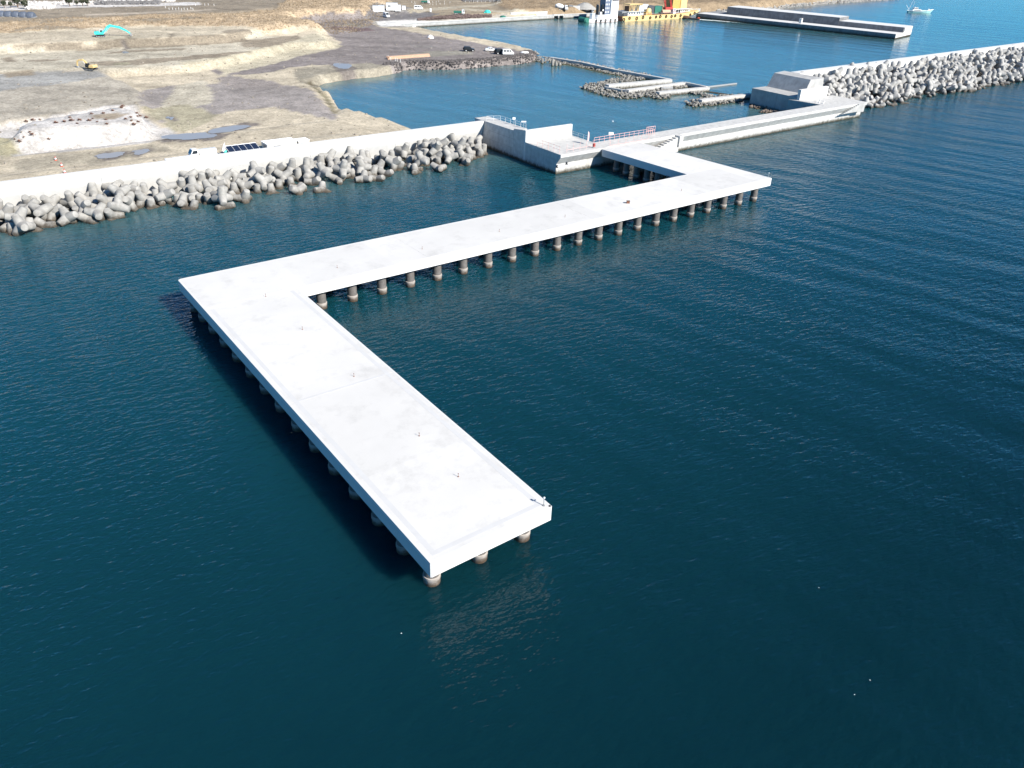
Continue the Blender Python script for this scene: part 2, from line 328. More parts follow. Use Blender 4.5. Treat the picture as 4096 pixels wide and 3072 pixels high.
# causeway towards the right breakwater (turned very slightly)
TH = .0155
def cy(x, y): return y + TH*(x-85.4)
cw = empty('causeway', (150,26.5,0), 0, 'low white concrete causeway wall with an overhanging lip running to the right breakwater', 'causeway')
segs = [99.02,113.5,130,146,162,178,187.0]
for a, b in zip(segs, segs[1:]):
    m = MB()
    pr = [(25.05,-4),(25.05,2.15),(23.9,3.72),(23.9,4.41),(28.3,4.41),(28.3,-4)]
    vs = [Vector((a+.015,cy(a,y),z))-Vector((150,26.5,0)) for y,z in pr]+[Vector((b-.015,cy(b,y),z))-Vector((150,26.5,0)) for y,z in pr]
    n = len(pr); m.add(vs, [tuple(range(n-1,-1,-1)),tuple(range(n,2*n))]+[(i,n+i,n+(i+1)%n,(i+1)%n) for i in range(n)])
    m.build('wall_bay', K['quaywall'], cw)
MB().add([Vector((99.1,cy(99,24.02),2.2))-Vector((150,26.5,0)),Vector((186.9,cy(187,24.02),2.2))-Vector((150,26.5,0)),Vector((186.9,cy(187,24.9),2.2))-Vector((150,26.5,0)),Vector((99.1,cy(99,24.9),2.2))-Vector((150,26.5,0))],[(0,1,2,3)])
# recessed stairs set against the wall
def stairs(parent, px, base, x_dir, mt):
    """steps running down along the wall from the deck to the ledge"""
    m = MB()
    for i in range(9):
        m.bb(px+x_dir*(i*.55)-.02 if x_dir>0 else px-(i+1)*.55, px+(i+1)*.55+.02 if x_dir>0 else px-i*.55+.0, base-1.3, base, -1, 4.35-.26*(i+1))
    m.build('stair_flight', mt, parent)
C2 = Vector((150,26.5,0))
sx = 121.0
m = MB()
for i in range(9): m.bb(sx-(i+1)*.95-150, sx-i*.95-150, cy(sx,22.7)-26.5, cy(sx,23.88)-26.5, 1.5, 4.36-.27*(i+1))
m.build('stair_flight', K['quaywall'], cw)
m = MB(); m.extrude([Vector((sx-150+.02,0,4.41)),Vector((sx-150+1.4,0,4.41)),Vector((sx-150+1.4,0,3.6)),Vector((sx-150+.02,0,1.5))],(0,cy(sx,22.3)-26.5,0),(0,cy(sx,23.88)-26.5,0)); m.build('stair_cheek', K['quaywall'], cw)
m = MB(); m.bb(sx-150-9*.95, sx-150+.02, cy(sx,22.3)-26.5, cy(sx,22.68)-26.5, .9, 1.9); m.bb(sx-150-9*.95, sx-150+.0,cy(sx,22.7)-26.5,cy(sx,25)-26.5,-2,1.5); m.build('stair_landing', K['quaywall'], cw)
# ================================================================== RIGHT HEAD: end block of the breakwater
rb = empty('breakwater_head', (195,38,0), 0, 'stepped concrete end block of the right breakwater with shaded side walls', 'breakwater head')
def B_(x0,x1,y0,y1,z0,z1): return MB().bb(x0-195,x1-195,y0-38,y1-38,z0,z1)
pr = [(26.6,-4),(26.6,2.1),(25.6,3.7),(25.6,4.4),(37.2,4.4),(37.2,-4)]
m = MB(); vs = [Vector((187.02,cy(187,y) if i<4 else y,z))-Vector((195,38,0)) for i,(y,z) in enumerate([(25.05,-4),(25.05,2.15),(23.9,3.72),(23.9,4.40),(37.2,4.40),(37.2,-4)])]+[Vector((203.6,cy(203,y) if i<4 else y,z))-Vector((195,38,0)) for i,(y,z) in enumerate([(25.05,-4),(25.05,2.15),(23.7,3.72),(23.6,4.40),(37.2,4.40),(37.2,-4)])]
n = 6; m.add(vs,[tuple(range(n-1,-1,-1)),tuple(range(n,2*n))]+[(i,n+i,n+(i+1)%n,(i+1)%n) for i in range(n)]); m.build('lower_platform', K['quaywall'], rb)
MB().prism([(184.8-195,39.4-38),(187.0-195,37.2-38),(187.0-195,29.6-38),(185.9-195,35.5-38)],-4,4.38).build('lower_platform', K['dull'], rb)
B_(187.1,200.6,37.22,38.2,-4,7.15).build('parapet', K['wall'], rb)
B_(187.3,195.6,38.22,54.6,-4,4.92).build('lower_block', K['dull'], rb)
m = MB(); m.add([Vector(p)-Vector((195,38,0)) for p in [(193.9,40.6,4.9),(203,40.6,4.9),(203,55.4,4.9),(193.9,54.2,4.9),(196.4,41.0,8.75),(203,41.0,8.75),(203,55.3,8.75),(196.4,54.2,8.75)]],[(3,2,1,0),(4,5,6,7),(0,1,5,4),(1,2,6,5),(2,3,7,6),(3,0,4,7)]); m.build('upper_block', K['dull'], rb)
m = MB()
for i in range(9): m.bb(198.4-195-(i+1)*.85,198.4-195-i*.85,25.0-38,25.42-38,2.3,4.36-.23*(i+1))
m.build('stair_flight', K['dull'], rb)
m = MB(); m.bb(198.42-195,201.8-195,25.0-38,25.42-38,2.0,4.36); m.build('stair_cheek', K['dull'], rb)
# ladder with white stringers on the shaded inner side
ld = empty('access_ladder', (188.9,31.6,0), 0, 'white inclined access ladder on the shaded inner side of the right concrete head', 'ladder')
for dx in (0,1.5,2.4): MB().tube((-2.9,-1.6+dx*.9,.6),(.4,-1.2+dx*.9,5.2),.09,n=6).build('stringer', K['white'], ld)
m = MB()
for i in range(9):
    f = i/8; m.tube((-2.9+3.3*f,-1.6+.4*f,.6+4.6*f-.2),(-2.9+3.3*f,.56+.4*f,.6+4.6*f-.2),.05,n=5)
m.build('rung', K['white'], ld)
# crown wall of the breakwater
bw = empty('breakwater_wall', (300,54.0,0), .024, 'white crown wall of the right breakwater rising behind the tetrapods', 'breakwater wall')
for k in range(14):
    a = -96.8+k*18
    MB().extrude([Vector((0,-1.5,8.75)),Vector((0,-1.9,8.75)),Vector((0,-1.9,2)),Vector((0,-1.9,-3)),Vector((0,1.4,-3)),Vector((0,1.4,8.75))][1:], (a+17.96,0,0),(a,0,0)).build('wall_bay', K['wall'], bw)
# ================================================================== TERRAIN (one sheet, heights and albedo by surveyed outlines)
def axis(a, b, step, lo, hi):
    u = list(np.arange(a, b+.01, step)); s = step
    left = []; x = a
    while x > lo: s *= 1.6; x -= s; left.append(x)
    s = step; right = []; x = b
    while x < hi: s *= 1.6; x += s; right.append(x)
    return np.array(left[::-1]+u+right)
GX = axis(-45, 560, 1.5, -2500, 3200); GY = axis(55.2, 450, 1.5, 54.5, 4200)
PX, PY = np.meshgrid(GX, GY)
def inside(poly):
    r = np.zeros(PX.shape, bool); n = len(poly)
    for i in range(n):
        x0, y0 = poly[i]; x1, y1 = poly[(i+1) % n]
        if y0 == y1: continue
        c = ((y0 > PY) != (y1 > PY)) & (PX < (x1-x0)*(PY-y0)/(y1-y0)+x0); r ^= c
    return r
def pp(pts, h): return [tuple(at(x, y, h)[:2]) for x, y in pts]
def blur(a, n):
    for _ in range(n):
        p = np.pad(a, 1, mode='edge')
        a = (p[:-2,1:-1]+p[2:,1:-1]+p[1:-1,:-2]+p[1:-1,2:]+2*p[1:-1,1:-1])/6
    return a
_G = rng.random((256,256))
def vnoise(x, y):
    xi = np.floor(x).astype(int); yi = np.floor(y).astype(int); fx = x-xi; fy = y-yi
    fx = fx*fx*(3-2*fx); fy = fy*fy*(3-2*fy)
    g = lambda i, j: _G[i % 256, j % 256]
    return (g(xi,yi)*(1-fx)+g(xi+1,yi)*fx)*(1-fy)+(g(xi,yi+1)*(1-fx)+g(xi+1,yi+1)*fx)*fy
def fbm(x, y, o=4): return sum(vnoise(x*2**k+17*k, y*2**k+31*k)/2**k for k in range(o))/sum(1/2**k for k in range(o))
ca, sa = math.cos(HEAD), math.sin(HEAD)
U = PX*ca+PY*sa; V = -PX*sa+PY*ca          # along / across the line of the benches
land = pp([(1592,520),(1482,487),(1361,459),(1362,444),(1333,400),(1296,367),(1274,350),(1306,333),(1408,318),(1519,307),(1602,289),(1631,279),(1817,279),(2002,265),(2131,250),(2150,236),(2136,224),(2048,198),(1909,175),(1724,141),(1594,115)], 0)
land += pp([(1863,93),(2210,74),(2326,67),(2500,57),(2790,47),(2978,46),(3070,37),(3163,24),(3348,10),(3533,-1)], 0)
land += [(720,330),(1200,420),(3100,900),(3100,4100),(-2400,4100),(-2400,54.6),(tuple(at(1592,520))[0],54.6)]
HH = np.full(PX.shape, -3.5)
COLR = np.zeros(PX.shape+(3,)); COLR[:] = (.26,.235,.19)
WN = (fbm(U*.09, V*.09, 5)-.5)*9; WN2 = (fbm(U*.09+50, V*.09+9, 5)-.5)*9
def region(poly, h=None, col=None, wob=0, stretch=3.0):
    global PX, PY
    if wob:
        ox, oy = PX, PY
        PX = ox+WN*wob*ca*stretch; PY = oy+WN*wob*sa*stretch+WN2*wob*.35
        m = inside(poly); PX, PY = ox, oy
    else: m = inside(poly)
    if h is not None: HH[m] = h
    if col is not None: COLR[m] = col
    return m
SAND=(0.448,0.393,0.303); PALE=(.43,.392,.315); APRON=(0.213,0.190,0.182); GREYG=(0.361,0.328,0.274); BANK=(.415,.375,.285); BRUSH=(0.410,0.320,0.221); DARKS=(.255,.218,.168); QUAY=(0.58, 0.57, 0.55); WG=(.45,.43,.41); OLIVE=(.28,.26,.185)
LANDM = region(land, 2.6, SAND)
HH[LANDM & (PY < 80) & (PX < 62)] = 3.7; HH[LANDM & (PY < 64) & (PX < 56)] = 4.3
# far plateau and benches
region(pp([(-500,-90),(3700,-60),(3560,-8),(3163,16),(2990,32),(2800,40),(2560,40),(2330,52),(2180,62),(1850,70),(1700,62),(1480,70),(1400,66),(1120,72),(700,70),(300,72),(-500,98)], 5), 3.8, (.27,.225,.165))
region(pp([(-600,198),(0,190),(278,176),(486,165),(741,153),(880,144),(1284,139),(1363,176),(1178,171),(1039,204),(900,236),(722,264),(394,278),(0,296),(-600,330)], 4.6), 4.6, PALE)
region(pp([(-600,192),(0,182),(278,170),(486,159),(741,148),(880,141),(960,131),(1000,126),(1040,112),(1060,100),(1030,92),(900,60),(300,60),(-600,80)], 7), 7.0, SAND)
region(pp([(980,134),(1060,100),(1165,96),(1240,104),(1300,140),(1240,150),(1100,150)], 4.4), 4.4, SAND, .1)
brush_poly = pp([(-600,116),(0,108),(200,98),(420,88),(700,84),(940,86),(1060,92),(1180,78),(1400,66),(1470,44),(1520,20),(1560,-30),(1200,-40),(1100,18),(940,34),(700,40),(400,52),(0,70),(-600,92)], 9)
BR = region(brush_poly, 7.7, BRUSH, .3)
region(pp([(-600,90),(0,68),(400,50),(700,38),(940,32),(1100,16),(1200,-40),(1200,-90),(-600,-120)], 9), 7.4, (.235,.20,.155), .2)
BR2 = region(pp([(2010,-60),(1990,6),(2020,22),(2060,34),(2180,38),(2260,34),(2420,38),(2560,22),(3000,30),(3160,10),(3400,-60)], 6), 5.2, (.26,.20,.135), .3)
# road strips and rubble of the far left
region(pp([(-600,30),(0,26),(300,14),(800,6),(800,-6),(300,0),(0,8),(-600,14)], 9), None, (.50,.48,.46), .1)
region(pp([(0,50),(90,46),(90,34),(0,34)], 9), None, (.22,.24,.25))
region(pp([(330,46),(700,34),(860,24),(860,20),(640,28),(330,40)], 9), None, (.36,.31,.25))
# dark apron
region(pp([(1150,105),(1220,90),(1320,80),(1440,74),(1515,108),(1594,120),(1724,141),(1909,175),(2048,198),(2136,224),(2150,240),(2131,252),(2002,268),(1817,284),(1631,282),(1560,262),(1400,258),(1250,262),(1180,270),(1000,300),(880,300),(840,285),(1000,250),(1100,235),(1220,205),(1330,186),(1370,176),(1330,150),(1290,138),(1200,118)], 2.4), 2.4, APRON, .18)
region(pp([(1625,215),(1740,203),(1880,205),(1900,220),(1750,226),(1640,224)], 2.4), None, (.25,.235,.20), .06)
region(pp([(1340,102),(1420,95),(1480,108),(1350,108)], 2.4), None, (.24,.22,.19), .06)
region(pp([(1640,180),(1740,183),(1760,190),(1660,190)], 2.4), None, (.20,.185,.175), .06)
region(pp([(1320,108),(1480,112),(1500,122),(1400,126),(1320,118)], 2.4), None, (.14,.105,.105), .08)
region(pp([(1605,262),(2175,225),(2175,266),(2140,266),(2002,282),(1817,298),(1615,298)], 0), None, APRON)
# yellow bank between bench and apron
region(pp([(900,285),(1000,262),(1110,238),(1230,205),(1360,180),(1370,172),(1290,138),(1265,142),(1180,172),(1040,206),(900,238),(720,266),(740,280),(860,262)], 3.4), None, BANK, .05)
# greyer working ground at the left
region(pp([(-600,330),(0,292),(394,278),(450,300),(560,350),(600,420),(450,424),(50,480),(-600,560)], 4.2), 4.0, GREYG, .08)
region(pp([(-600,330),(0,292),(394,280),(430,300),(250,330),(0,360),(-600,400)], 4.2), None, (.29,.285,.27), .12)
region(pp([(560,355),(700,330),(860,330),(900,290),(1000,310),(1230,345),(1300,400),(1340,440),(1330,470),(1100,420),(900,440),(640,480),(560,430)], 3.2), None, (.275,.250,.235), .15)
region(pp([(700,330),(800,310),(840,340),(860,400),(740,430),(640,420)], 3.4), None, PALE, .12)
region(pp([(860,300),(1010,310),(1110,320),(1130,345),(960,352),(880,330)], 3.0), None, (.255,.228,.212), .15)
region(pp([(1180,275),(1300,262),(1480,252),(1560,262),(1631,284),(1519,307),(1408,318),(1306,333),(1270,345),(1200,330),(1170,295)], 2.4), 2.3, (.275,.25,.20), .05)
region(pp([(1210,330),(1270,345),(1330,352),(1300,366),(1250,352)], 1), .5, (.10,.085,.06))
region(pp([(1225,338),(1276,362),(1320,400),(1340,440),(1360,480),(1330,470),(1300,410),(1250,360)], 1), 1.0, (.20,.18,.125))
# muddy streaks of the lower bench
for poly in ([(430,216),(500,206),(560,200),(740,192),(740,200),(560,208)],[(380,250),(500,240),(720,226),(1000,205),(990,214),(820,232),(560,262),(420,262)],[(30,214),(120,206),(330,196),(700,176),(1100,156),(1100,164),(700,186),(300,204)],[(0,232),(40,228),(50,244),(0,250)],[(70,244),(160,236),(250,238),(160,248)],[(990,170),(1100,150),(1200,140),(1225,152),(1150,172),(1040,190),(980,188)],[(900,150),(960,142),(1020,148),(980,165),(920,165)],[(0,286),(120,278),(130,290),(0,302)],[(480,118),(640,104),(820,98),(820,106),(640,116)],[(20,160),(160,140),(360,146),(160,152)],[(130,118),(350,110),(360,120),(150,128)]):
    region(pp(poly, 4.6), None, DARKS, .16, 5)
region(pp([(440,252),(500,248),(520,258),(460,262)], 4.6), None, OLIVE, .1)
for poly in ([(505,152),(520,151),(530,174),(510,176)],[(630,150),(642,149),(642,168),(632,170)],[(675,147),(698,146),(700,164),(680,164)],[(885,138),(950,132),(952,146),(890,146)]):
    region(pp(poly, 6), None, DARKS, .03)
# white gravel mound
region(pp([(-60,560),(70,619),(388,594),(617,564),(700,522),(545,420),(450,423),(55,487),(-60,500)], 3.8), None, WG)
region(pp([(55,530),(360,508),(590,487),(542,424),(450,425),(60,489)], 6.3), 6.3, WG)
region(pp([(-60,610),(30,625),(70,600),(20,540),(-60,540)], 3.8), 3.8, (.34,.31,.21), .05)
region(pp([(340,462),(440,452),(500,456),(470,476),(380,476)], 6.3), None, (.31,.26,.20), .08)
region(pp([(50,640),(500,590),(620,575),(690,600),(420,650),(50,690)], 3.6), None, (.335,.30,.235), .1)
region(pp([(570,425),(760,400),(860,440),(720,520),(650,480)], 3.6), None, (.34,.31,.225), .15)
# wet mud round the puddles
PUDS = [[(x*.4973, 380+y*.4973) for x, y in q] for q in ([(780,500),(860,480),(970,475),(1000,490),(930,515),(820,525)],[(1075,465),(1130,455),(1200,455),(1180,480),(1110,495)],[(1300,345),(1480,325),(1650,318),(1750,335),(1690,360),(1500,372),(1350,372)],[(1690,255),(1800,232),(1960,215),(2010,228),(1900,258),(1780,285),(1690,280)],[(1330,148),(1385,150),(1385,170),(1335,165)])]+[[(1330,258),(1370,254),(1405,262),(1390,276),(1350,272)],[(492,206),(508,205),(512,212),(495,213)]]
for q in PUDS:
    cx, cy_ = np.mean(q, 0); region(pp([(cx+(x-cx)*1.3+8, cy_+(y-cy_)*1.7-2) for x, y in q], 3.5), None, (.175,.155,.14), .06)
# quay and its strip of dumped rock
region(pp([(1465,84),(1650,76),(1780,76),(2010,64),(2330,56),(2326,70),(2210,77),(1863,96),(1600,112),(1520,108)], 2.2), 2.1, (.30,.28,.25))
region(pp([(1500,85),(1650,76),(1690,82),(2010,70),(2050,74),(1520,106)], 2.4), 2.35, QUAY)
region(pp([(1460,72),(1500,50),(1620,44),(1680,50),(1760,60),(1700,74),(1600,80),(1480,84)], 3), 3.2, (.175,.165,.165), .03)
region(pp([(1470,48),(1500,30),(1600,28),(1660,36),(1660,48),(1560,46)], 4), 4.6, (.21,.20,.19), .02)
region(pp([(1620,32),(1800,16),(2010,6),(2010,12),(1850,22),(1640,40)], 5), None, (.36,.32,.25), .04)
region(pp([(1850,22),(2010,34),(2200,40),(2600,26),(2600,30),(2200,46),(2000,40),(1850,30)], 5), None, (.36,.32,.25), .04)
region(pp([(2060,54),(2240,46),(2340,42),(2440,36),(2480,46),(2330,66),(2190,70),(2100,64)], 3.5), 3.2, (.245,.205,.165), .03)
HH[~LANDM] = -3.5
HB = blur(HH, 1); _bz = np.clip(blur((BR | BR2).astype(float), 5)*2.5, 0, 1); HB = HB*(1-_bz)+blur(HH, 7)*_bz
BAS = inside(pp([(1594,119),(1863,98),(2210,79),(2326,72),(2500,62),(2800,52),(2800,90),(1700,140)], 0)); QST = inside(pp([(1575,118),(1863,98),(2210,79),(2326,72),(2500,62),(2800,52),(2800,38),(2326,58),(1863,82),(1560,100)], 0)) & LANDM
HB = np.where(BAS & ~LANDM, -3.5, HB); HB = np.where(QST, np.maximum(HB, 1.7), HB)
bump = (fbm(PX*.22, PY*.22, 4)-.5)
amp = np.where(LANDM, .28, 0)+np.where(BR | BR2, 1.3, 0)
HB = HB+bump*blur(amp, 1)
HB = np.where(blur((HH < 0).astype(float), 1) > .99, -3.5, HB)
COLB = COLR.copy()
st1 = fbm(U*.035, V*.16, 5)-.5; st2 = fbm(PX*.3+9, PY*.3, 3)-.5
COLB *= np.clip(1+st1*.6+st2*.4, .45, 1.5)[..., None]
def height(x, y):
    i = min(max(np.searchsorted(GX, x)-1, 0), len(GX)-2); j = min(max(np.searchsorted(GY, y)-1, 0), len(GY)-2)
    fx = (x-GX[i])/(GX[i+1]-GX[i]); fy = (y-GY[j])/(GY[j+1]-GY[j])
    return float((HB[j,i]*(1-fx)+HB[j,i+1]*fx)*(1-fy)+(HB[j+1,i]*(1-fx)+HB[j+1,i+1]*fx)*fy)
def ground(px, py, h=3.0):
    """where the ray of that pixel meets the ground"""
    a = at(px, py, 16); b = at(px, py, -1); prev = 0
    for i in range(1, 241):
        p = a.lerp(b, i/240)
        if p.z <= height(p.x, p.y): break
        prev = i/240
    lo, hi = prev, i/240
    for _ in range(12):
        m = (lo+hi)/2; p = a.lerp(b, m)
        if p.z <= height(p.x, p.y): hi = m
        else: lo = m
    p = a.lerp(b, hi); return Vector((p.x, p.y, height(p.x, p.y)))
me = bpy.data.meshes.new('ground'); ny, nx = PX.shape
co_ = np.stack([PX, PY, HB], -1).reshape(-1, 3).astype(np.float32)
idx = np.arange(nx*ny).reshape(ny, nx); q = np.stack([idx[:-1,:-1], idx[:-1,1:], idx[1:,1:], idx[1:,:-1]], -1).reshape(-1, 4)
q = q[(co_[q][:, :, 2].max(1) > -3.2)]
me.vertices.add(len(co_)); me.vertices.foreach_set('co', co_.ravel())
me.loops.add(q.size); me.loops.foreach_set('vertex_index', q.ravel().astype(np.int32))
me.polygons.add(len(q)); me.polygons.foreach_set('loop_start', np.arange(0, q.size, 4, dtype=np.int32)); me.polygons.foreach_set('loop_total', np.full(len(q), 4, np.int32))
me.update(); me.validate()
ca_ = me.color_attributes.new('soil', 'FLOAT_COLOR', 'POINT')
ca_.data.foreach_set('color', np.concatenate([COLB.reshape(-1, 3), np.ones((nx*ny, 1))], 1).astype(np.float32).ravel())
me.polygons.foreach_set('use_smooth', [True]*len(me.polygons))
def soil_mat():
    m = bpy.data.materials.new('soil'); m.use_nodes = True; nt = m.node_tree; N = nt.nodes; L = nt.links; b = N['Principled BSDF']
    b.inputs['Roughness'].default_value = .95; b.inputs['Specular IOR Level'].default_value = .1
    a = N.new('ShaderNodeAttribute'); a.attribute_name = 'soil'; geo = N.new('ShaderNodeNewGeometry')
    out = a.outputs['Color']
    for scale, lo in ((.35,.80),(1.6,.70),(7.0,.78)):
        n = N.new('ShaderNodeTexNoise'); n.inputs['Scale'].default_value = scale; n.inputs['Detail'].default_value = 6; n.inputs['Roughness'].default_value = .65; L.new(geo.outputs['Position'], n.inputs['Vector'])
        r = N.new('ShaderNodeMapRange'); r.inputs[1].default_value = .32; r.inputs[2].default_value = .68; r.inputs[3].default_value = lo; r.inputs[4].default_value = 2-lo; L.new(n.outputs['Fac'], r.inputs[0])
        x = N.new('ShaderNodeMix'); x.data_type = 'RGBA'; x.blend_type = 'MULTIPLY'; x.inputs[0].default_value = 1; L.new(out, x.inputs[6]); L.new(r.outputs[0], x.inputs[7]); out = x.outputs[2]
    L.new(out, b.inputs['Base Color'])
    bp = N.new('ShaderNodeBump'); bp.inputs['Strength'].default_value = .6; bp.inputs['Distance'].default_value = .25; L.new(n.outputs['Fac'], bp.inputs['Height']); L.new(bp.outputs[0], b.inputs['Normal'])
    return m
me.materials.append(soil_mat()); go = bpy.data.objects.new('ground', me); COL.objects.link(go); struct(go)
# puddles
PUD = bpy.data.materials.new('puddle_water'); PUD.use_nodes = True; pb = PUD.node_tree.nodes['Principled BSDF']; pb.inputs['Base Color'].default_value = (.27,.27,.275,1); pb.inputs['Roughness'].default_value = .35
zD = zoom(0,380,1100)
def puddle(pts):
    c = np.mean([[p[0],p[1]] for p in pts], 0); zs = [height(p[0],p[1]) for p in pts]; z = max(zs+[height(*c)])+.03
    n = 40; ring = []
    P = [Vector((p[0],p[1])) for p in pts]; k = len(P)
    for i in range(k):
        for s in range(8):
            t = s/8; a, b_, c_, d_ = P[i-1], P[i], P[(i+1)%k], P[(i+2)%k]
            q_ = .5*((2*b_)+(c_-a)*t+(2*a-5*b_+4*c_-d_)*t*t+(3*b_-a-3*c_+d_)*t**3)
            w_ = .35*(vnoise(np.array(q_.x*.9), np.array(q_.y*.9))-.5)*2; ring.append((q_.x+random.uniform(-.15,.15)+w_*1.6, q_.y+random.uniform(-.12,.12)+w_*1.0, 0))
    m = MB(); m.add([(0,0,0)]+[(r[0]-c[0],r[1]-c[1],0) for r in ring], [(0,i+1,(i+1)%len(ring)+1) for i in range(len(ring))])
    struct(m.build('puddle', PUD, None, loc=(c[0],c[1],z)))
for pts in ([(780,500),(860,480),(970,475),(1000,490),(930,515),(820,525)],[(1075,465),(1130,455),(1200,455),(1180,480),(1110,495)],[(1300,345),(1480,325),(1650,318),(1750,335),(1690,360),(1500,372),(1350,372)],[(1690,255),(1800,232),(1960,215),(2010,228),(1900,258),(1780,285),(1690,280)],[(1330,148),(1385,150),(1385,170),(1335,165)]):
    puddle([zD(x, y, 3.4) for x, y in pts])
puddle([at(x, y, 2.3) for x, y in ((1330,258),(1370,254),(1405,262),(1390,276),(1350,272))])
puddle([at(x, y, 4.6) for x, y in ((492,206),(508,205),(512,212),(495,213))])
# ------------------------------------------------------------------ rocks and brush
_ICO = bmesh.new(); bmesh.ops.create_icosphere(_ICO, subdivisions=1, radius=1); _IV = np.array([v.co[:] for v in _ICO.verts]); _IF = [tuple(v.index for v in f.verts) for f in _ICO.faces]; _ICO.free()
def stones(name, items, m):
    mb = MB()
    for (x, y, z, s) in items:
        d = _IV*(1+rng.uniform(-.28, .28, (len(_IV), 1)))*np.array([s*rng.uniform(.8,1.35), s*rng.uniform(.7,1.1), s*rng.uniform(.55,.85)])
        a = rng.uniform(0, 6.28); c_, s_ = math.cos(a), math.sin(a)
        mb.add(np.stack([d[:,0]*c_-d[:,1]*s_+x, d[:,0]*s_+d[:,1]*c_+y, d[:,2]+z], -1), _IF)
    o = mb.build(name, m); struct(o, 'stuff'); return o
def along(pts, step):
    out = []
    for a, b in zip(pts, pts[1:]):
        a = Vector(a[:2]); b = Vector(b[:2]); n = max(1, int((b-a).length/step))
        d = (b-a).normalized()
        for i in range(n): out.append((a+(b-a)*(i/n), Vector((-d.y, d.x))))
    return out
# dark stone revetment below the parked cars
it = []
zC = zoom(1400,0,1024)
for p, nr in along([at(x, y, .4) for x, y in ((1612,288),(1631,278),(1817,279),(2002,265),(2131,250),(2158,244),(2172,228))], .5):
    for _ in range(20):
        f = random.random(); o = p+nr*(f*8.5-1.2); z = max(height(o.x, o.y), -.4)+.05
        it.append((o.x+random.uniform(-.4,.4), o.y+random.uniform(-.4,.4), z, random.uniform(.2,.5)))
stones('rock_revetment', it, K['rock'])
it = []
for p, nr in along([at(x, y, .6) for x, y in ((1594,117),(1724,139),(1909,174),(2048,198),(2140,222))], .8):
    for _ in range(3):
        f = random.uniform(-1,1); it.append((p.x+nr.x*f*2, p.y+nr.y*f*2, random.uniform(0,1.9), random.uniform(.35,.8)))
stones('rock_edge', it, K['palerock'])
it = []
for _ in range(2000):
    px = random.uniform(1672,1965); e = (px-1672)/293; py = random.uniform(84-e*16-8*math.sin(e*3.1), 86-e*14)
    p = ground(px, py-3, 2.6); it.append((p.x, p.y, p.z+random.uniform(0,.8), random.uniform(.25,.6)))
stones('rock_heap', it, mat('reddish_rock', (.14,.105,.098), .9, .5, 1.2, .2))
it = []
for p, nr in along([at(x, y, .4) for x, y in ((2880,50),(2978,44),(3070,36),(3163,23),(3348,9),(3533,-2),(3600,-8))], 1.1):
    for _ in range(4):
        f = random.uniform(-1,1); it.append((p.x+nr.x*f*3.5, p.y+nr.y*f*3.5, .4+f*1.1, random.uniform(.5,1.2)))
stones('shore_rocks', it, mat('pale_boulder', (.36,.345,.32), .9, .4, .8, .2))
def tufts(name, spots, m, h=(.5,1.3)):
    mb = MB()
    for p in spots:
        for _ in range(7):
            a = random.uniform(0,6.28); hh = random.uniform(*h); l = random.uniform(.1,.75)*hh; wd = random.uniform(.12,.3)*hh
            bx, by = p[0]+random.uniform(-.5,.5), p[1]+random.uniform(-.5,.5); dx, dy = math.cos(a), math.sin(a)
            mb.add([(bx-dy*wd,by+dx*wd,p[2]-.1),(bx+dy*wd,by-dx*wd,p[2]-.1),(bx+dx*l+dy*wd*.4,by+dy*l-dx*wd*.4,p[2]+hh)],[(0,1,2)])
    o = mb.build(name, m); struct(o, 'stuff'); return o
def scatter(mask, n):
    jj, ii = np.nonzero(mask & (PX > -60) & (PX < 560) & (PY < 450)); k = rng.choice(len(jj), min(n, len(jj)), replace=False)
    out = []
    for j, i in zip(jj[k], ii[k]):
        x = GX[i]+random.uniform(-.7,.7); y = GY[j]+random.uniform(-.7,.7); out.append((x, y, height(x, y)))
    return out
tufts('dry_brush', scatter(BR, 9000), K['shrubpale'], (.25,.6)); tufts('dry_scrub', scatter(BR2, 6000), mat('dry_scrub', (.29,.22,.145), .95, .3, .3, .1), (.2,.5))
it = []
for x, y, z in scatter(LANDM & (HH > 1.9) & ~BR & ~BR2, 5200):
    s = .10+.28*random.random()**3; it.append((x, y, z+s*.2, s))
stones('loose_stones', it, mat('loose_stone', (.27,.245,.205), .95, .5, 1.0, .1))
# dry shrubs on the white gravel mound: one thing each
def shrub_mesh():
    mb = MB()
    for _ in range(90):
        a = random.uniform(0,6.28); e = random.uniform(.15,1.45); r = random.uniform(.35,.8); d = Vector((math.cos(a)*math.cos(e), math.sin(a)*math.cos(e), math.sin(e)*.75))*r
        s = Vector((-math.sin(a), math.cos(a), .3))*.07; t0 = d*.25
        mb.add([t0-s*.4, d-s, d*1.12, d+s], [(0,1,2,3)])
    return mb
first = None
for k, (x, y) in enumerate([(210,215),(265,205),(320,200),(447,226),(515,217),(560,184),(620,232),(638,205),(715,208),(735,155),(745,192),(780,218),(850,200),(858,236),(905,128),(985,92),(975,104),(1010,196),(1050,182),(1055,210),(1100,150),(1105,175),(1125,172),(1075,241),(1175,184),(240,300),(262,322),(193,340),(157,378),(392,358),(120,358),(1110,218),(575,208),(830,150)]):
    p = zD(x, y); p = ground(x*1100/2212, 380+y*1100/2212, 5)
    if first is None:
        first = shrub_mesh().build('dry_shrub', K['shrub'], None, loc=p); o = first
    else: o = dup(first); o.location = p
    o.rotation_euler.z = random.uniform(0,6); s = random.uniform(.4,.85); o.scale = (s*1.2,s*1.2,s)
    tag(o, 'small reddish brown dry shrub growing on the white gravel mound', 'shrub', 'dry shrubs on the white gravel mound')
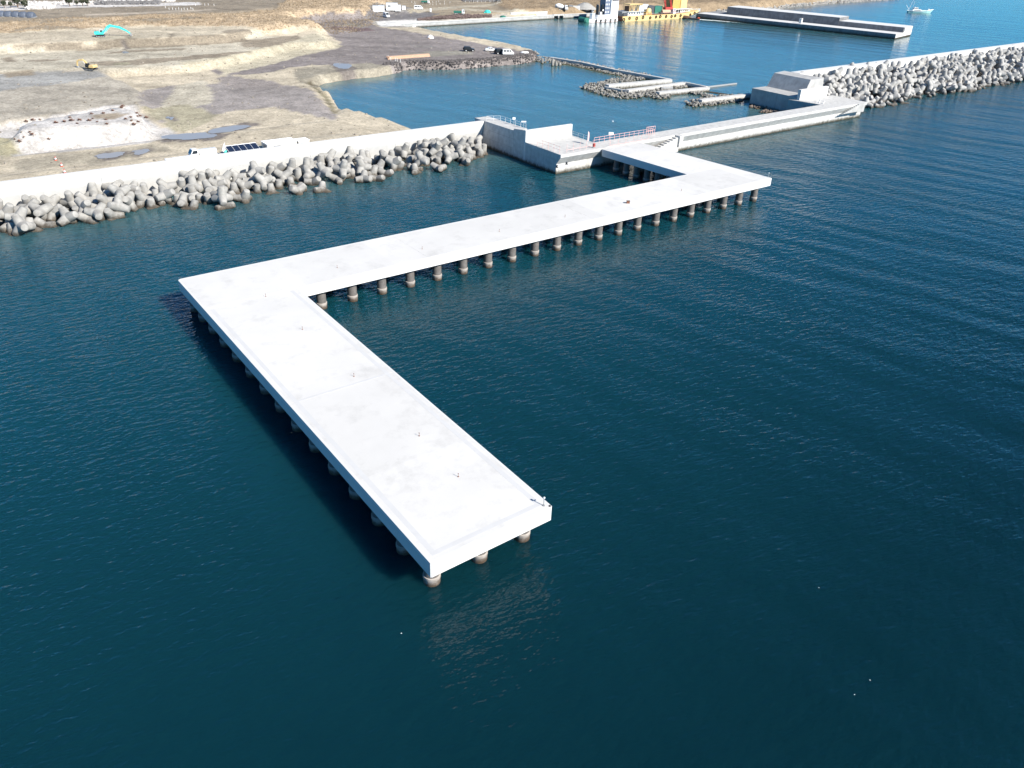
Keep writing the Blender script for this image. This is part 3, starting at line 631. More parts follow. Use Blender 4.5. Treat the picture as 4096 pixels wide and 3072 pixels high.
# ================================================================== LAGOON: rubble groyne with concrete caps
gz = zoom(2280,220,800)
it = []
for p, nr in along([at(x, y, .5) for x, y in ((2150,236),(2300,252),(2461,288),(2540,302),(2600,310))], .8):
    for _ in range(14):
        f = random.random(); o = p+nr*(f*6.5-4.4); it.append((o.x, o.y, -.3+f*1.7, random.uniform(.22,.5)))
for poly, n in (([(110,355),(180,320),(560,250),(900,250),(700,285),(430,330),(600,380),(900,370),(1140,350),(1110,470),(950,485),(860,460),(620,478),(500,470),(300,420)], 2300),([(1230,395),(1330,385),(1600,455),(1780,445),(1920,440),(1900,505),(1500,560),(1350,568),(1260,520),(1420,480),(1560,470)], 1400),([(1100,345),(1280,310),(1400,335),(1130,370)], 450)):
    Pq = [gz(x, y, .4) for x, y in poly]; xa = [p.x for p in Pq]; ya = [p.y for p in Pq]; k = 0
    while k < n:
        x = random.uniform(min(xa),max(xa)); y = random.uniform(min(ya),max(ya)); ins = False
        for i in range(len(Pq)):
            x0, y0, x1, y1 = xa[i], ya[i], xa[(i+1)%len(Pq)], ya[(i+1)%len(Pq)]
            if (y0 > y) != (y1 > y) and x < (x1-x0)*(y-y0)/(y1-y0)+x0: ins = not ins
        n -= .15
        if ins: it.append((x, y, random.uniform(-.25,.75), random.uniform(.22,.5))); k += 1
stones('groyne_rubble', it, K['palerock'])
gw = empty('lagoon_groyne', gz(640,380,1.5)*1, 0, 'thin white concrete cap walls zigzagging over the rubble groyne in the lagoon', 'groyne')
g0 = gw.location.copy(); g0.z = 1.5; gw.location.z = 0; base = Vector((g0.x,g0.y,0))
def cap(a, b, wd=1.5, z0=-2, z1=1.5):
    a = Vector(a)-base; b = Vector(b)-base; d = (b-a); d.z = 0; d.normalize(); n = Vector((-d.y,d.x,0))*wd/2
    MB().prism([tuple((a+n)[:2]),tuple((a-n)[:2]),tuple((b-n)[:2]),tuple((b+n)[:2])], z0, z1).build('cap_wall', K['quaywall'], gw)
pts = [at(2200,228,1.5),at(2330,248,1.5),at(2461,277,1.5),at(2681,316,1.5)]
for a, b in zip(pts, pts[1:]): cap(a, b, 1.3)
cap(gz(1110,268,1.5), gz(410,330,1.5), 2.0, -2, 1.56); cap(gz(385,338,1.5), gz(640,380,1.5), 1.0, -2, 1.2); cap(gz(630,380,1.5), gz(1270,296,1.5), 1.7, -2, 1.4)
cap(gz(1270,296,1.5), gz(1515,345,1.5), 1.0, -2, 1.45); cap(gz(1525,348,1.5), gz(970,402,1.5), 1.9, -2, 1.34); cap(gz(1140,355,1.3), gz(1010,348,1.3), 2.0, -2, 1.2)
t = empty('lagoon_groyne', gz(1700,470,0), 0, 'short concrete capped rubble spur joined to the right concrete head in the lagoon', 'groyne')
base = Vector((t.location.x,t.location.y,0)); gw = t
cap(gz(1440,492,1.5), gz(2010,424,1.5), 1.7, -2, 1.5)
tag(MB().prism([tuple(gz(x,y,.1)[:2]) for x,y in ((1370,386),(1400,380),(1790,436),(1760,446))], -.6, .10).build('sunken_wall', K['dull']), 'low concrete wall just awash between the groyne and the spur', 'sunken wall')
tag(MB().tube(gz(1360,378,.1), gz(1840,318,.1), .42, .35, 8).build('floating_boom', K['grey']), 'long grey floating boom lying in the water behind the groyne', 'boom')
# posts of old stone at the root of the groyne
zP = zoom(2060,220,300)
fp = None
for x, y, h in ((800,255,1.9),(1105,325,2.6),(1210,330,1.7),(1320,320,1.2)):
    p = zP(x, y, 0)
    o = MB().lathe([(.62,-1.5),(.60,h*.55),(.5,h*.8),(.42,h),(.1,h+.06)], n=9).build('mooring_stone', K['palerock'], None, loc=p)
    tag(o, {800:'pale mooring stone standing apart on the left by the dark revetment',1105:'tallest pale mooring stone at the root of the groyne',1210:'short pale mooring stone right beside the tallest one',1320:'low brownish mooring stone at the right end of the row'}[x], 'mooring stone', 'mooring stones at the root of the groyne')
# boulders under the right head
it = []
zR = zoom(2980,270,500)
for (x0,x1,y0,y1,n,s) in ((90,640,620,720,150,.7),(280,820,730,790,150,.7),(300,620,760,800,60,.6)):
    for _ in range(n):
        p = zR(random.uniform(x0,x1), random.uniform(y0,y1), .2); it.append((p.x,p.y,random.uniform(-.4,.35),random.uniform(.5,1.1)*s))
for p, nr in along([(104,28.9),(118,29.4),(130,29.6),(140,29.8),(160,30),(187,30.5)], .8):
    for _ in range(3): it.append((p.x+random.uniform(-.5,.5), p.y+random.uniform(-.6,1.6), random.uniform(-.4,.7), random.uniform(.4,.9)))
stones('shore_boulders', it, K['brownrock'])
b = empty('mooring_buoy', zoom(2250,420,600)(742,240,0), 0, 'small white round buoy floating alone in the lagoon', 'buoy')
MB().lathe([(.03,-.2),(.16,-.12),(.2,.0),(.15,.1),(.06,.14)], n=14).build('float', K['white'], b, smooth=True); MB().torus((0,0,.17),(1,0,0),.04,.012).build('ring', K['grey'], b)
# rubble core under the two tetrapod heaps
m = MB(); m.add([(-140,56,.2),(-140,52.6,.1),(-140,42,-3.2),(-140,20,-4),(85.2,56,.2),(85.2,52.6,.1),(85.2,42,-3.2),(85.2,20,-4)],[(0,1,5,4),(1,2,6,5),(2,3,7,6)]); struct(m.build('rubble_bed', K['rock']))
m = MB(); m.add([(203.7,53,4.6),(203.7,50,4.2),(203.7,33.5,-4.8),(205,15,-5),(520,60,4.8),(520,54,4.2),(520,36,-4.8),(520,15,-5),(203.7,50,-5),(203.7,36,-5)],[(4,5,1,0),(5,6,2,1),(6,7,3,2)]); struct(m.build('rubble_bed', K['rock']))
TET_L = '3.48,46.75,2.97,0.79,0.06,0.57,0.23;71.36,48.68,2.84,0.43,-0.28,-0.72,0.47;74.91,46.25,2.79,0.29,0.57,0.68,0.36;28.94,48.92,2.77,0.77,0.5,0.4,-0.07;68.83,50.06,2.75,0.13,-0.14,-0.58,-0.8;68.79,46.71,2.74,0.1,-0.79,0.42,-0.43;16.88,51.56,2.65,0.33,-0.02,-0.7,0.63;-18.31,46.94,2.58,0.87,0.1,0.48,0.04;45.68,51.82,2.56,0.27,0.35,0.14,0.89;-17.42,51.4,2.55,0.83,0.39,0.02,-0.41;3.73,51.92,2.52,0.07,0.26,0.96,-0.02;44.6,43.19,2.41,0.42,0.59,-0.67,0.19;50.54,51.65,2.4,0.82,-0.11,0.17,0.54;76.42,51.22,2.3,0.42,-0.88,-0.07,0.21;40.84,43.97,2.27,0.37,0.4,-0.61,0.57;36.45,49.58,2.22,0.47,-0.27,0.81,-0.21;6.23,50.23,2.17,0.03,-0.04,-1,-0.06;51.75,48.73,2.16,0.08,-0.5,-0.36,0.78;56.48,47.69,2.13,0.16,0.3,0.33,-0.88;39.38,48.87,2.08,0.63,0.04,-0.03,0.77;49.16,43.93,2.08,0.62,0.56,0.47,0.3;-2.67,44.69,2.08,0.07,0.93,0.17,-0.32;71.15,50.53,2.05,0.77,0.25,0.59,0.02;81.63,49.71,2.05,0.77,0.55,-0.26,0.17;-20.23,48.69,2.03,0.08,0.25,-0.86,-0.45;0.75,45.77,2.03,0.58,-0.04,-0.38,0.72;0.12,51.69,2.02,0.96,-0.13,0.08,0.22;21.17,51.81,1.99,0.49,0.16,0.58,0.63;-20.7,51.89,1.96,0.42,0.25,0.86,0.15;-10.23,51.48,1.9,0.84,0.21,-0.23,0.44;34.42,51.3,1.89,0.74,-0.46,-0.13,0.46;62.97,43.26,1.89,0.26,-0.87,-0.29,0.3;-12.76,44.39,1.89,0.44,0.45,-0.39,-0.68;63.47,51.52,1.88,0.01,-0.41,0.49,0.77;16.48,48.25,1.88,0.23,-0.73,-0.35,0.54;-9.17,46.55,1.85,0.85,-0.41,-0.33,-0.02;-24.65,51.35,1.84,0.96,0.28,-0.1,-0.01;67.42,50.85,1.82,0.17,0.23,0.66,-0.69;28.62,44.87,1.79,0.51,0.83,-0.21,-0.02;18.91,39.43,1.78,0.99,0.04,0,0.14;3.78,49.5,1.77,0.2,0.44,-0.09,0.87;-14.95,51.79,1.77,0.28,0.21,-0.16,0.92;2.11,43.15,1.75,0.02,-0.46,-0.32,0.83;79.18,48.77,1.73,0.33,0.17,0.28,0.89;-24.57,46.14,1.73,0.19,0.45,-0.82,0.3;-14.03,48.39,1.72,0.72,0.19,-0.66,-0.12;-10.46,48.96,1.72,0.26,0.16,-0.67,-0.68;10.73,45.86,1.69,0.8,-0.41,-0.21,-0.38;43.66,51.8,1.67,0.62,-0.51,0.59,-0.06;22.91,49.86,1.67,0.36,0.57,-0.18,-0.72;-7.13,51.05,1.65,0.16,-0.71,0.43,0.53;12.19,50.35,1.64,0.09,0.69,0.62,-0.36;-3.76,50.86,1.63,0.94,0.17,-0.15,0.25;71.59,45.78,1.62,0.25,-0.31,-0,0.92;25.46,50.07,1.61,0.41,-0.3,0.78,0.36;4.18,45.41,1.58,0.18,-0.76,0.22,0.58;57.28,45.05,1.56,0.24,0.3,-0.36,0.85;18.93,51.15,1.5,0.38,0.02,0.14,-0.91;45.79,45.4,1.49,0.92,0.1,-0.33,0.17;28.67,51.04,1.47,0.61,0.08,0.12,-0.78;74.66,47.42,1.46,0.8,0.06,0.45,0.39;-12.82,41.5,1.46,0.17,-0.91,-0.19,0.34;14.93,50.28,1.45,0.74,-0.62,0.18,0.18;40.73,50.44,1.44,0.43,0.87,0.16,-0.19;-1.79,49.73,1.44,0.32,0.18,-0.91,0.19;79.17,51.04,1.43,0.17,-0.28,0.67,0.66;70.33,43.68,1.43,0.2,0.16,-0.24,-0.94;-1.42,42.39,1.38,0.79,-0.3,-0.53,0.05;38.67,46.36,1.33,0.38,-0.37,0.59,-0.6;56.53,49.46,1.3,0.68,0.23,0.33,0.61;33.75,47.53,1.29,0.53,0.73,-0.43,0.01;-23.3,49.23,1.28,0.76,-0.23,0.54,-0.29;79.73,46.38,1.27,0.32,0.11,-0.86,-0.39;53.87,50.61,1.26,0.93,0.07,-0.01,-0.35;6.94,46.75,1.25,0.14,-0.62,-0.71,0.31;49.4,50.22,1.24,0.17,0.11,-0.17,0.96;8.2,50.41,1.22,0.32,0.03,0.13,-0.94;73.62,49.45,1.21,0.47,0.05,-0.04,0.88;18.84,46.57,1.17,0.13,0.46,-0.83,-0.27;21.05,48.48,1.15,0.82,0.45,0.28,0.23;32.2,50.05,1.12,0.58,0.17,-0.8,-0.03;27.58,47.47,1.11,0.65,-0.54,-0.31,0.45;-5.84,43.3,1.1,0.37,-0.11,0.53,-0.76;-18.98,50.22,1.08,0.15,0.21,0.86,-0.44;44.4,47.94,1.08,0.69,0.34,-0.38,0.52;73.84,43.61,1.07,0.61,-0.72,0.25,-0.22;1.69,49.61,1.04,0.61,0.05,-0.78,-0.12;46.17,49.69,1.04,0.28,0.07,0.76,0.59;-7.37,47.06,1.04,0.57,-0.12,0.4,-0.71;63.83,46.68,1.02,0.96,0.11,0.22,0.11;19.59,42.6,1.01,0.26,0.5,0.81,0.17;59.17,49.83,0.98,0.34,0.6,-0.66,0.3;68.59,46,0.92,0.06,0.04,0.62,0.78;-20.65,46.51,0.85,0.55,0.24,-0.09,-0.79;-17.14,44.75,0.77,0.32,-0.24,-0.83,0.38;30.33,46.77,0.76,0.4,0.6,-0.68,-0.15;76.92,45.34,0.74,0,0.64,-0.62,-0.46;-24.58,42.36,0.74,0.29,-0.37,-0.8,-0.38;66.9,48.33,0.71,0.88,0.11,0.07,-0.45;-12.35,48.63,0.71,0.57,-0.1,-0.78,-0.24;70.53,47.87,0.71,0.48,-0.28,0.83,-0.11;25.61,46.66,0.71,0.48,-0.84,0.09,-0.24;14.59,44.65,0.7,0.07,-0.3,-0.95,-0;77.36,47.94,0.67,0.25,0.07,-0.12,0.96;40.44,47.2,0.67,0.2,-0.81,0.01,-0.55;9.6,47.06,0.64,0.22,0.17,0.75,-0.6;36.89,47.97,0.63,0.45,0.85,0.27,-0.08;5.33,47.99,0.63,0.02,0.33,0.81,-0.49;48.3,46.34,0.54,0.4,-0.76,0.46,-0.22;23.13,40.29,0.53,0.33,0.88,0.31,-0.16;15.92,46.94,0.52,0.08,0.74,-0.28,0.61;47.81,40.48,0.5,0.17,-0.82,0.54,-0.05;-16.59,47.85,0.5,0.6,0.08,0.1,-0.79;-14.11,45.5,0.49,0.52,0.71,-0.13,-0.46;-3.37,46.01,0.48,0.76,-0.32,0.54,-0.19;-0.51,47.34,0.43,0.53,-0.36,-0.64,-0.43;51.42,47.64,0.41,0.47,0.45,-0.74,0.16;-23.28,46.01,0.38,0.94,0.33,0.05,-0.05;54.42,46.58,0.38,0.28,0.84,-0.37,0.28;33.35,39.86,0.36,0.2,-0.13,-0.81,-0.53;0.74,42.53,0.36,0.26,0.41,-0.87,0.09;12.74,43.13,0.35,0.52,-0.56,-0.64,0.06;65.07,39.75,0.33,0.41,0.13,-0.58,0.7;81.48,46.84,0.33,0.48,-0.7,-0.33,0.41;43.25,42.97,0.28,0.13,-0.98,-0.13,-0.02;-2.94,43.08,0.27,0.23,-0.87,-0.43,0.06;2.17,45.47,0.26,0.42,0.66,-0.62,0.03;38.42,43.85,0.26,0.01,0.11,0.98,-0.17;51.22,43.41,0.26,0.43,-0.59,-0.35,0.59;17.42,42.81,0.21,0.2,-0.58,-0.71,0.33;73.09,45.62,0.17,0.56,-0.17,-0.72,-0.38;23.23,46.09,0.15,0.67,-0.6,0.44,-0;61.7,46.62,0.15,0.68,-0.59,0.44,0.02;44.1,45.11,0.1,0.35,0.65,-0.48,0.47;19.94,44.97,0.07,0.13,-0.13,0.91,-0.37;-5.79,45.85,0.04,0.23,0.84,-0.24,-0.44;-11.64,43.34,0.04,0.28,-0.26,0.72,-0.58;72.73,40.95,0.04,0.83,0.38,0.13,-0.39;53.73,42.19,0.02,0.35,0.68,-0.64,-0.08;58.34,45.04,-0.03,0.52,-0.38,0.76,-0.03;-18.83,45.82,-0.05,0.13,-0.49,-0.71,0.49;50.64,40.16,-0.05,0.64,0.24,0.44,-0.59;34.49,42.21,-0.06,0.03,-0.1,-0.99,-0;37.96,39.13,-0.06,0.1,-0.52,-0.26,0.8;60.15,41.19,-0.09,0.69,0.23,-0.54,0.43;12.51,45.19,-0.11,0.85,0.1,-0.07,0.51;47.51,44.34,-0.13,0.83,-0.13,-0.06,0.53;18.87,38.75,-0.13,0.73,0.41,-0.49,-0.25;7.88,45.33,-0.14,0.47,0.43,-0.75,0.16;-9.43,44.19,-0.16,0.03,0.79,0.5,-0.36;34.18,45.27,-0.16,0.49,-0.42,-0.61,-0.45;79.18,44.92,-0.17,0.47,0.68,0.53,0.17;31.6,44.98,-0.22,0.29,-0.74,-0.24,-0.55;65.04,44.99,-0.22,0.75,0.07,0.1,-0.65;29.36,42.98,-0.23,0.44,0.75,-0.29,-0.41;60.95,42.99,-0.23,0.23,0.83,-0.48,-0.15;-23.06,43.33,-0.24,0.47,0.03,0.66,-0.59;27.14,44.58,-0.3,0.34,0.16,0.75,0.55;-14.26,43.53,-0.35,0.45,-0.6,0.63,-0.21;67.73,44.54,-0.36,0.22,-0.17,0.71,0.65;75.34,43.66,-0.36,0.27,0.21,0.73,0.59;16.08,44.21,-0.42,0.64,-0.72,0.2,0.19;13.86,41.18,-0.43,0.7,-0.18,0.12,-0.68;22.17,42.83,-0.44,0.82,-0.01,-0.18,-0.55;53.52,44.53,-0.44,0.35,0.85,-0.1,-0.39'
TET_R = '199.08,40.59,3.08,0.63,0.21,-0.55,0.5;199.41,43.45,4.32,0.15,0.33,-0.34,-0.87;199.78,34.58,-0.61,0.19,0.01,0.84,0.52;199.91,36.53,0.48,0.49,0.75,-0.13,-0.43;200.3,49.62,6.43,0.63,-0.75,0.07,0.21;201.63,41.92,3.24,0.44,-0.28,0.64,0.57;202.12,34.91,-1.34,0.38,-0.05,0.9,-0.22;202.33,40.46,1.69,0.05,0.79,-0.45,0.41;202.59,36.61,0.58,0.54,-0.51,-0.66,-0.03;204.19,48.46,6.86,0.39,-0.34,0.45,0.73;204.21,45.68,5.27,0.15,0.56,-0.82,0.02;204.27,34.49,0.07,0.19,-0.09,-0.94,-0.26;204.47,43.75,3.84,0.21,-0.02,-0.96,0.21;204.89,37.44,0.63,0.66,0.62,0.07,-0.42;206.31,51.06,6.72,0.38,0.1,0.78,0.49;206.6,41.56,2.24,0.06,-0.02,-0.27,0.96;206.91,38.27,0.9,0.33,-0.85,-0.15,0.39;207.03,47.14,6.3,0.25,-0.61,-0.74,0.1;207.69,45.67,4.57,0.39,0.86,0.31,0.03;207.97,36.06,2.05,0.49,0.02,-0.81,0.33;208.14,34.37,-0.8,0.46,-0.24,0.84,0.19;209.25,48.44,6.52,0.55,-0.07,0.79,-0.27;209.64,41.56,2.85,0.8,0.56,0.16,-0.14;209.85,36.92,-0.16,0.55,0.07,-0.79,-0.25;210.25,39.04,1.93,0.43,-0.69,0.03,0.57;210.62,31.79,0.4,0.87,0.14,0.21,-0.43;211.25,43.25,4.24,0.38,-0.89,-0.12,0.21;211.3,46.25,6.45,0.03,0.95,0.27,-0.15;211.49,32.77,-1.35,0.43,-0.58,0.68,0.12;212.15,48.94,6.27,0.22,0.72,-0.52,0.4;212.43,44.22,5.88,0.09,-0.9,0.24,0.35;212.58,40.47,2.2,0.05,-0.07,0.96,-0.26;212.91,37.57,1.24,0.46,0.52,-0.17,0.7;213.06,36.28,-0.43,0.13,0.23,0.91,-0.33;213.98,45.81,4.57,0.93,0.23,0.08,-0.26;215.17,41.69,3.37,0.53,-0.43,-0.02,0.73;215.65,47.4,6.56,0.16,-0.33,0.93,0.08;215.89,40.57,1.71,0.7,-0.46,0.54,0.07;215.89,36.66,0.05,0.44,-0.32,-0.45,0.71;216.46,43.97,4.4,0.09,0.98,-0.18,0.08;218.36,47.85,6.72,0.62,0.17,0.72,0.27;218.65,36.31,-0.26,0.38,0.58,-0.57,0.44;218.74,39.13,1.3,0.2,0.86,-0.45,0.17;218.82,45.04,4.51,0.53,0.12,0.42,-0.73;218.87,34.47,0.93,0.4,0.11,0.83,0.37;219.41,47.22,8.18,0.57,-0.53,0.51,0.35;220.01,32.28,-1.59,0.33,0.53,0.17,0.76;220.09,42.49,2.75,0.56,0.14,-0.79,-0.2;220.68,46.12,5.5,0.14,-0.57,0.72,-0.37;220.77,34.55,-1.24,0.04,-0.83,0.17,0.53;221.7,43.45,4.86,0.61,-0.06,-0.08,-0.78;222.11,48.55,6.3,0.91,0.02,-0.08,0.42;222.19,39.22,1.41,0.36,-0.24,-0.88,0.18;222.84,45.11,7.46,0.85,-0.01,-0.06,-0.52;223.13,32.38,-0.28,0.04,0.38,0.75,0.54;223.86,42.92,2.95,0.39,0.81,0.42,0.14;223.98,35.95,0.18,0.41,0.6,0.38,-0.57;224.16,46.39,5.19,0.86,-0.46,0.13,0.19;224.57,39.6,3.4,0.82,0.1,-0.06,-0.56;225.21,50.26,6.49,0.59,-0.11,-0.77,-0.18;225.61,38.5,0.92,0.37,0.45,-0.78,-0.22;225.89,43.2,4.48,0.12,0.29,0.93,-0.21;226.24,32.77,-1.15,0.67,0.71,-0.04,0.22;226.96,35.45,-0.45,0.25,0.59,-0.76,-0.03;227.56,43.26,3.15,0.01,-0.52,0.47,0.72;227.58,40.35,1.93,0.38,-0.77,-0.29,0.42;228.62,37.5,-0,0.22,0.03,0.24,-0.94;229.83,46.69,5.07,0.12,-0.31,0.48,0.81;229.98,32.22,-0.56,0.39,0.58,0.1,0.71;230.91,47.7,6.41,0.15,0.1,-0.88,-0.43;231.41,43.12,2.95,0.63,-0.34,0.7,-0.07;231.6,44.41,4.73,0.74,0.09,-0.62,0.25;232.5,36.98,-0.02,0.05,0.89,-0.25,0.39;232.87,48.5,5.83,0.03,0.32,0.88,-0.36;234.33,43.59,4.29,0.09,0.52,0.83,-0.18;234.81,37.65,0.59,0.61,0.01,0.08,-0.79;235.51,51.31,7.71,0.68,0.28,0.68,0.08;235.62,34.47,-0.9,0.64,0.28,0.2,0.69;236.1,42.71,3.29,0.94,0.24,-0.23,-0.04;236.1,36.02,1.15,0.64,0.34,-0.57,-0.39;236.28,45.34,4.53,0.36,0.02,0.72,0.59;236.75,32.36,-0.5,0.39,-0.86,0.33,-0.06;236.94,49.66,6.49,0.44,-0.75,-0.24,-0.43;238,40.79,1.87,0.41,0.51,-0.75,0.09;238.49,44.33,4.83,0.11,-0.51,-0.19,0.83;238.53,36.69,2.06,0.43,-0.7,-0.55,-0.1;238.94,47.69,5.96,0.76,0.17,-0.6,-0.18;240.34,42.61,3.34,0.63,-0.65,0.14,0.4;240.37,37.6,0.5,0.93,-0.05,-0.06,0.37;240.94,40.16,3.5,0.92,0.24,0.25,0.17;241.36,45.04,4.06,0.2,0.71,-0.6,0.31;241.62,48.86,6.33,0.34,-0.32,0.72,0.52;242.13,39.53,1.82,0.45,-0.68,-0.29,0.51;242.36,35.5,-1.02,0.63,0.17,0.18,-0.74;242.65,50.41,7.46,0.65,0.53,-0.38,0.39;244.13,35.83,1.03,0.44,-0.59,0.38,0.56;244.24,46.52,5.74,0.5,-0.04,0.03,0.86;244.24,41.07,2.83,0.92,0.23,0.13,0.28;245.24,37.73,0.85,0.79,0.07,-0.16,-0.59;245.36,45.13,4.27,0.66,-0.4,0.63,-0.05;246.75,40.71,1.86,0.1,0.76,-0.51,0.38;246.8,47.39,6.47,0.6,-0.03,-0.16,-0.79;247.29,42.24,3.66,0.73,0.55,-0.07,-0.39;247.32,36.62,-0.38,0.05,0.66,-0.35,-0.66;248.14,37.41,2.09,0.94,-0.08,-0.04,-0.34;248.23,45.89,5.17,0.24,0.97,0.04,0.08;249.67,50.89,7.18,0.43,0.11,0.89,-0.04;250.04,44.66,4.39,0.41,-0.31,-0.65,-0.56;250.2,39.48,1.68,0.08,0.21,0.67,-0.71;250.36,48.2,6.66,0.57,-0.7,0.04,-0.42;250.47,35.75,-0.37,0.91,-0.32,0.05,0.27;251.47,42.73,3.35,0.75,0.05,0.44,-0.48;252.57,37.83,1.38,0.34,0.34,-0.35,0.81;252.69,43.97,5.58,0.21,-0.12,-0.74,0.62;252.81,50.72,7.58,0.2,0.89,-0.32,0.27;253.08,46.28,4.96,0.48,0.28,-0.83,-0.08;253.89,36.89,-0.29,0.4,0.45,0.61,0.51;253.95,40.73,2.16,0.46,-0.5,-0.16,-0.72;254.42,41.85,5.11,0.21,0.77,0.52,-0.3;255.53,44.36,6.89,0.6,0.57,0.29,-0.48;256.1,49.03,6.99,0.35,0.02,0.19,0.92;256.6,41.9,3.78,0.52,-0.25,0.6,-0.55;256.74,34.72,-1.36,0.88,0.25,0.09,-0.4;256.75,47.02,5.76,0.29,0.92,0.26,0.04;257.72,38.28,0.93,0.02,0.9,-0.21,0.38;257.87,43.02,6.13,0.91,-0.18,0.24,-0.29;259.49,42.41,3.77,0.67,0.62,-0.26,0.32;259.83,45.68,5.18,0.27,0.28,0.84,-0.38;260.02,35.71,-0.5,0.21,0.83,0.38,0.35;260.39,49.8,6.49,0.04,-0.08,0.8,0.6;260.5,39.73,1.56,0.91,0.4,0.09,0.03;261.57,36.98,2.46,0.34,-0.22,0.85,0.33;261.62,40.94,2.94,0.31,-0.87,0.26,0.28'
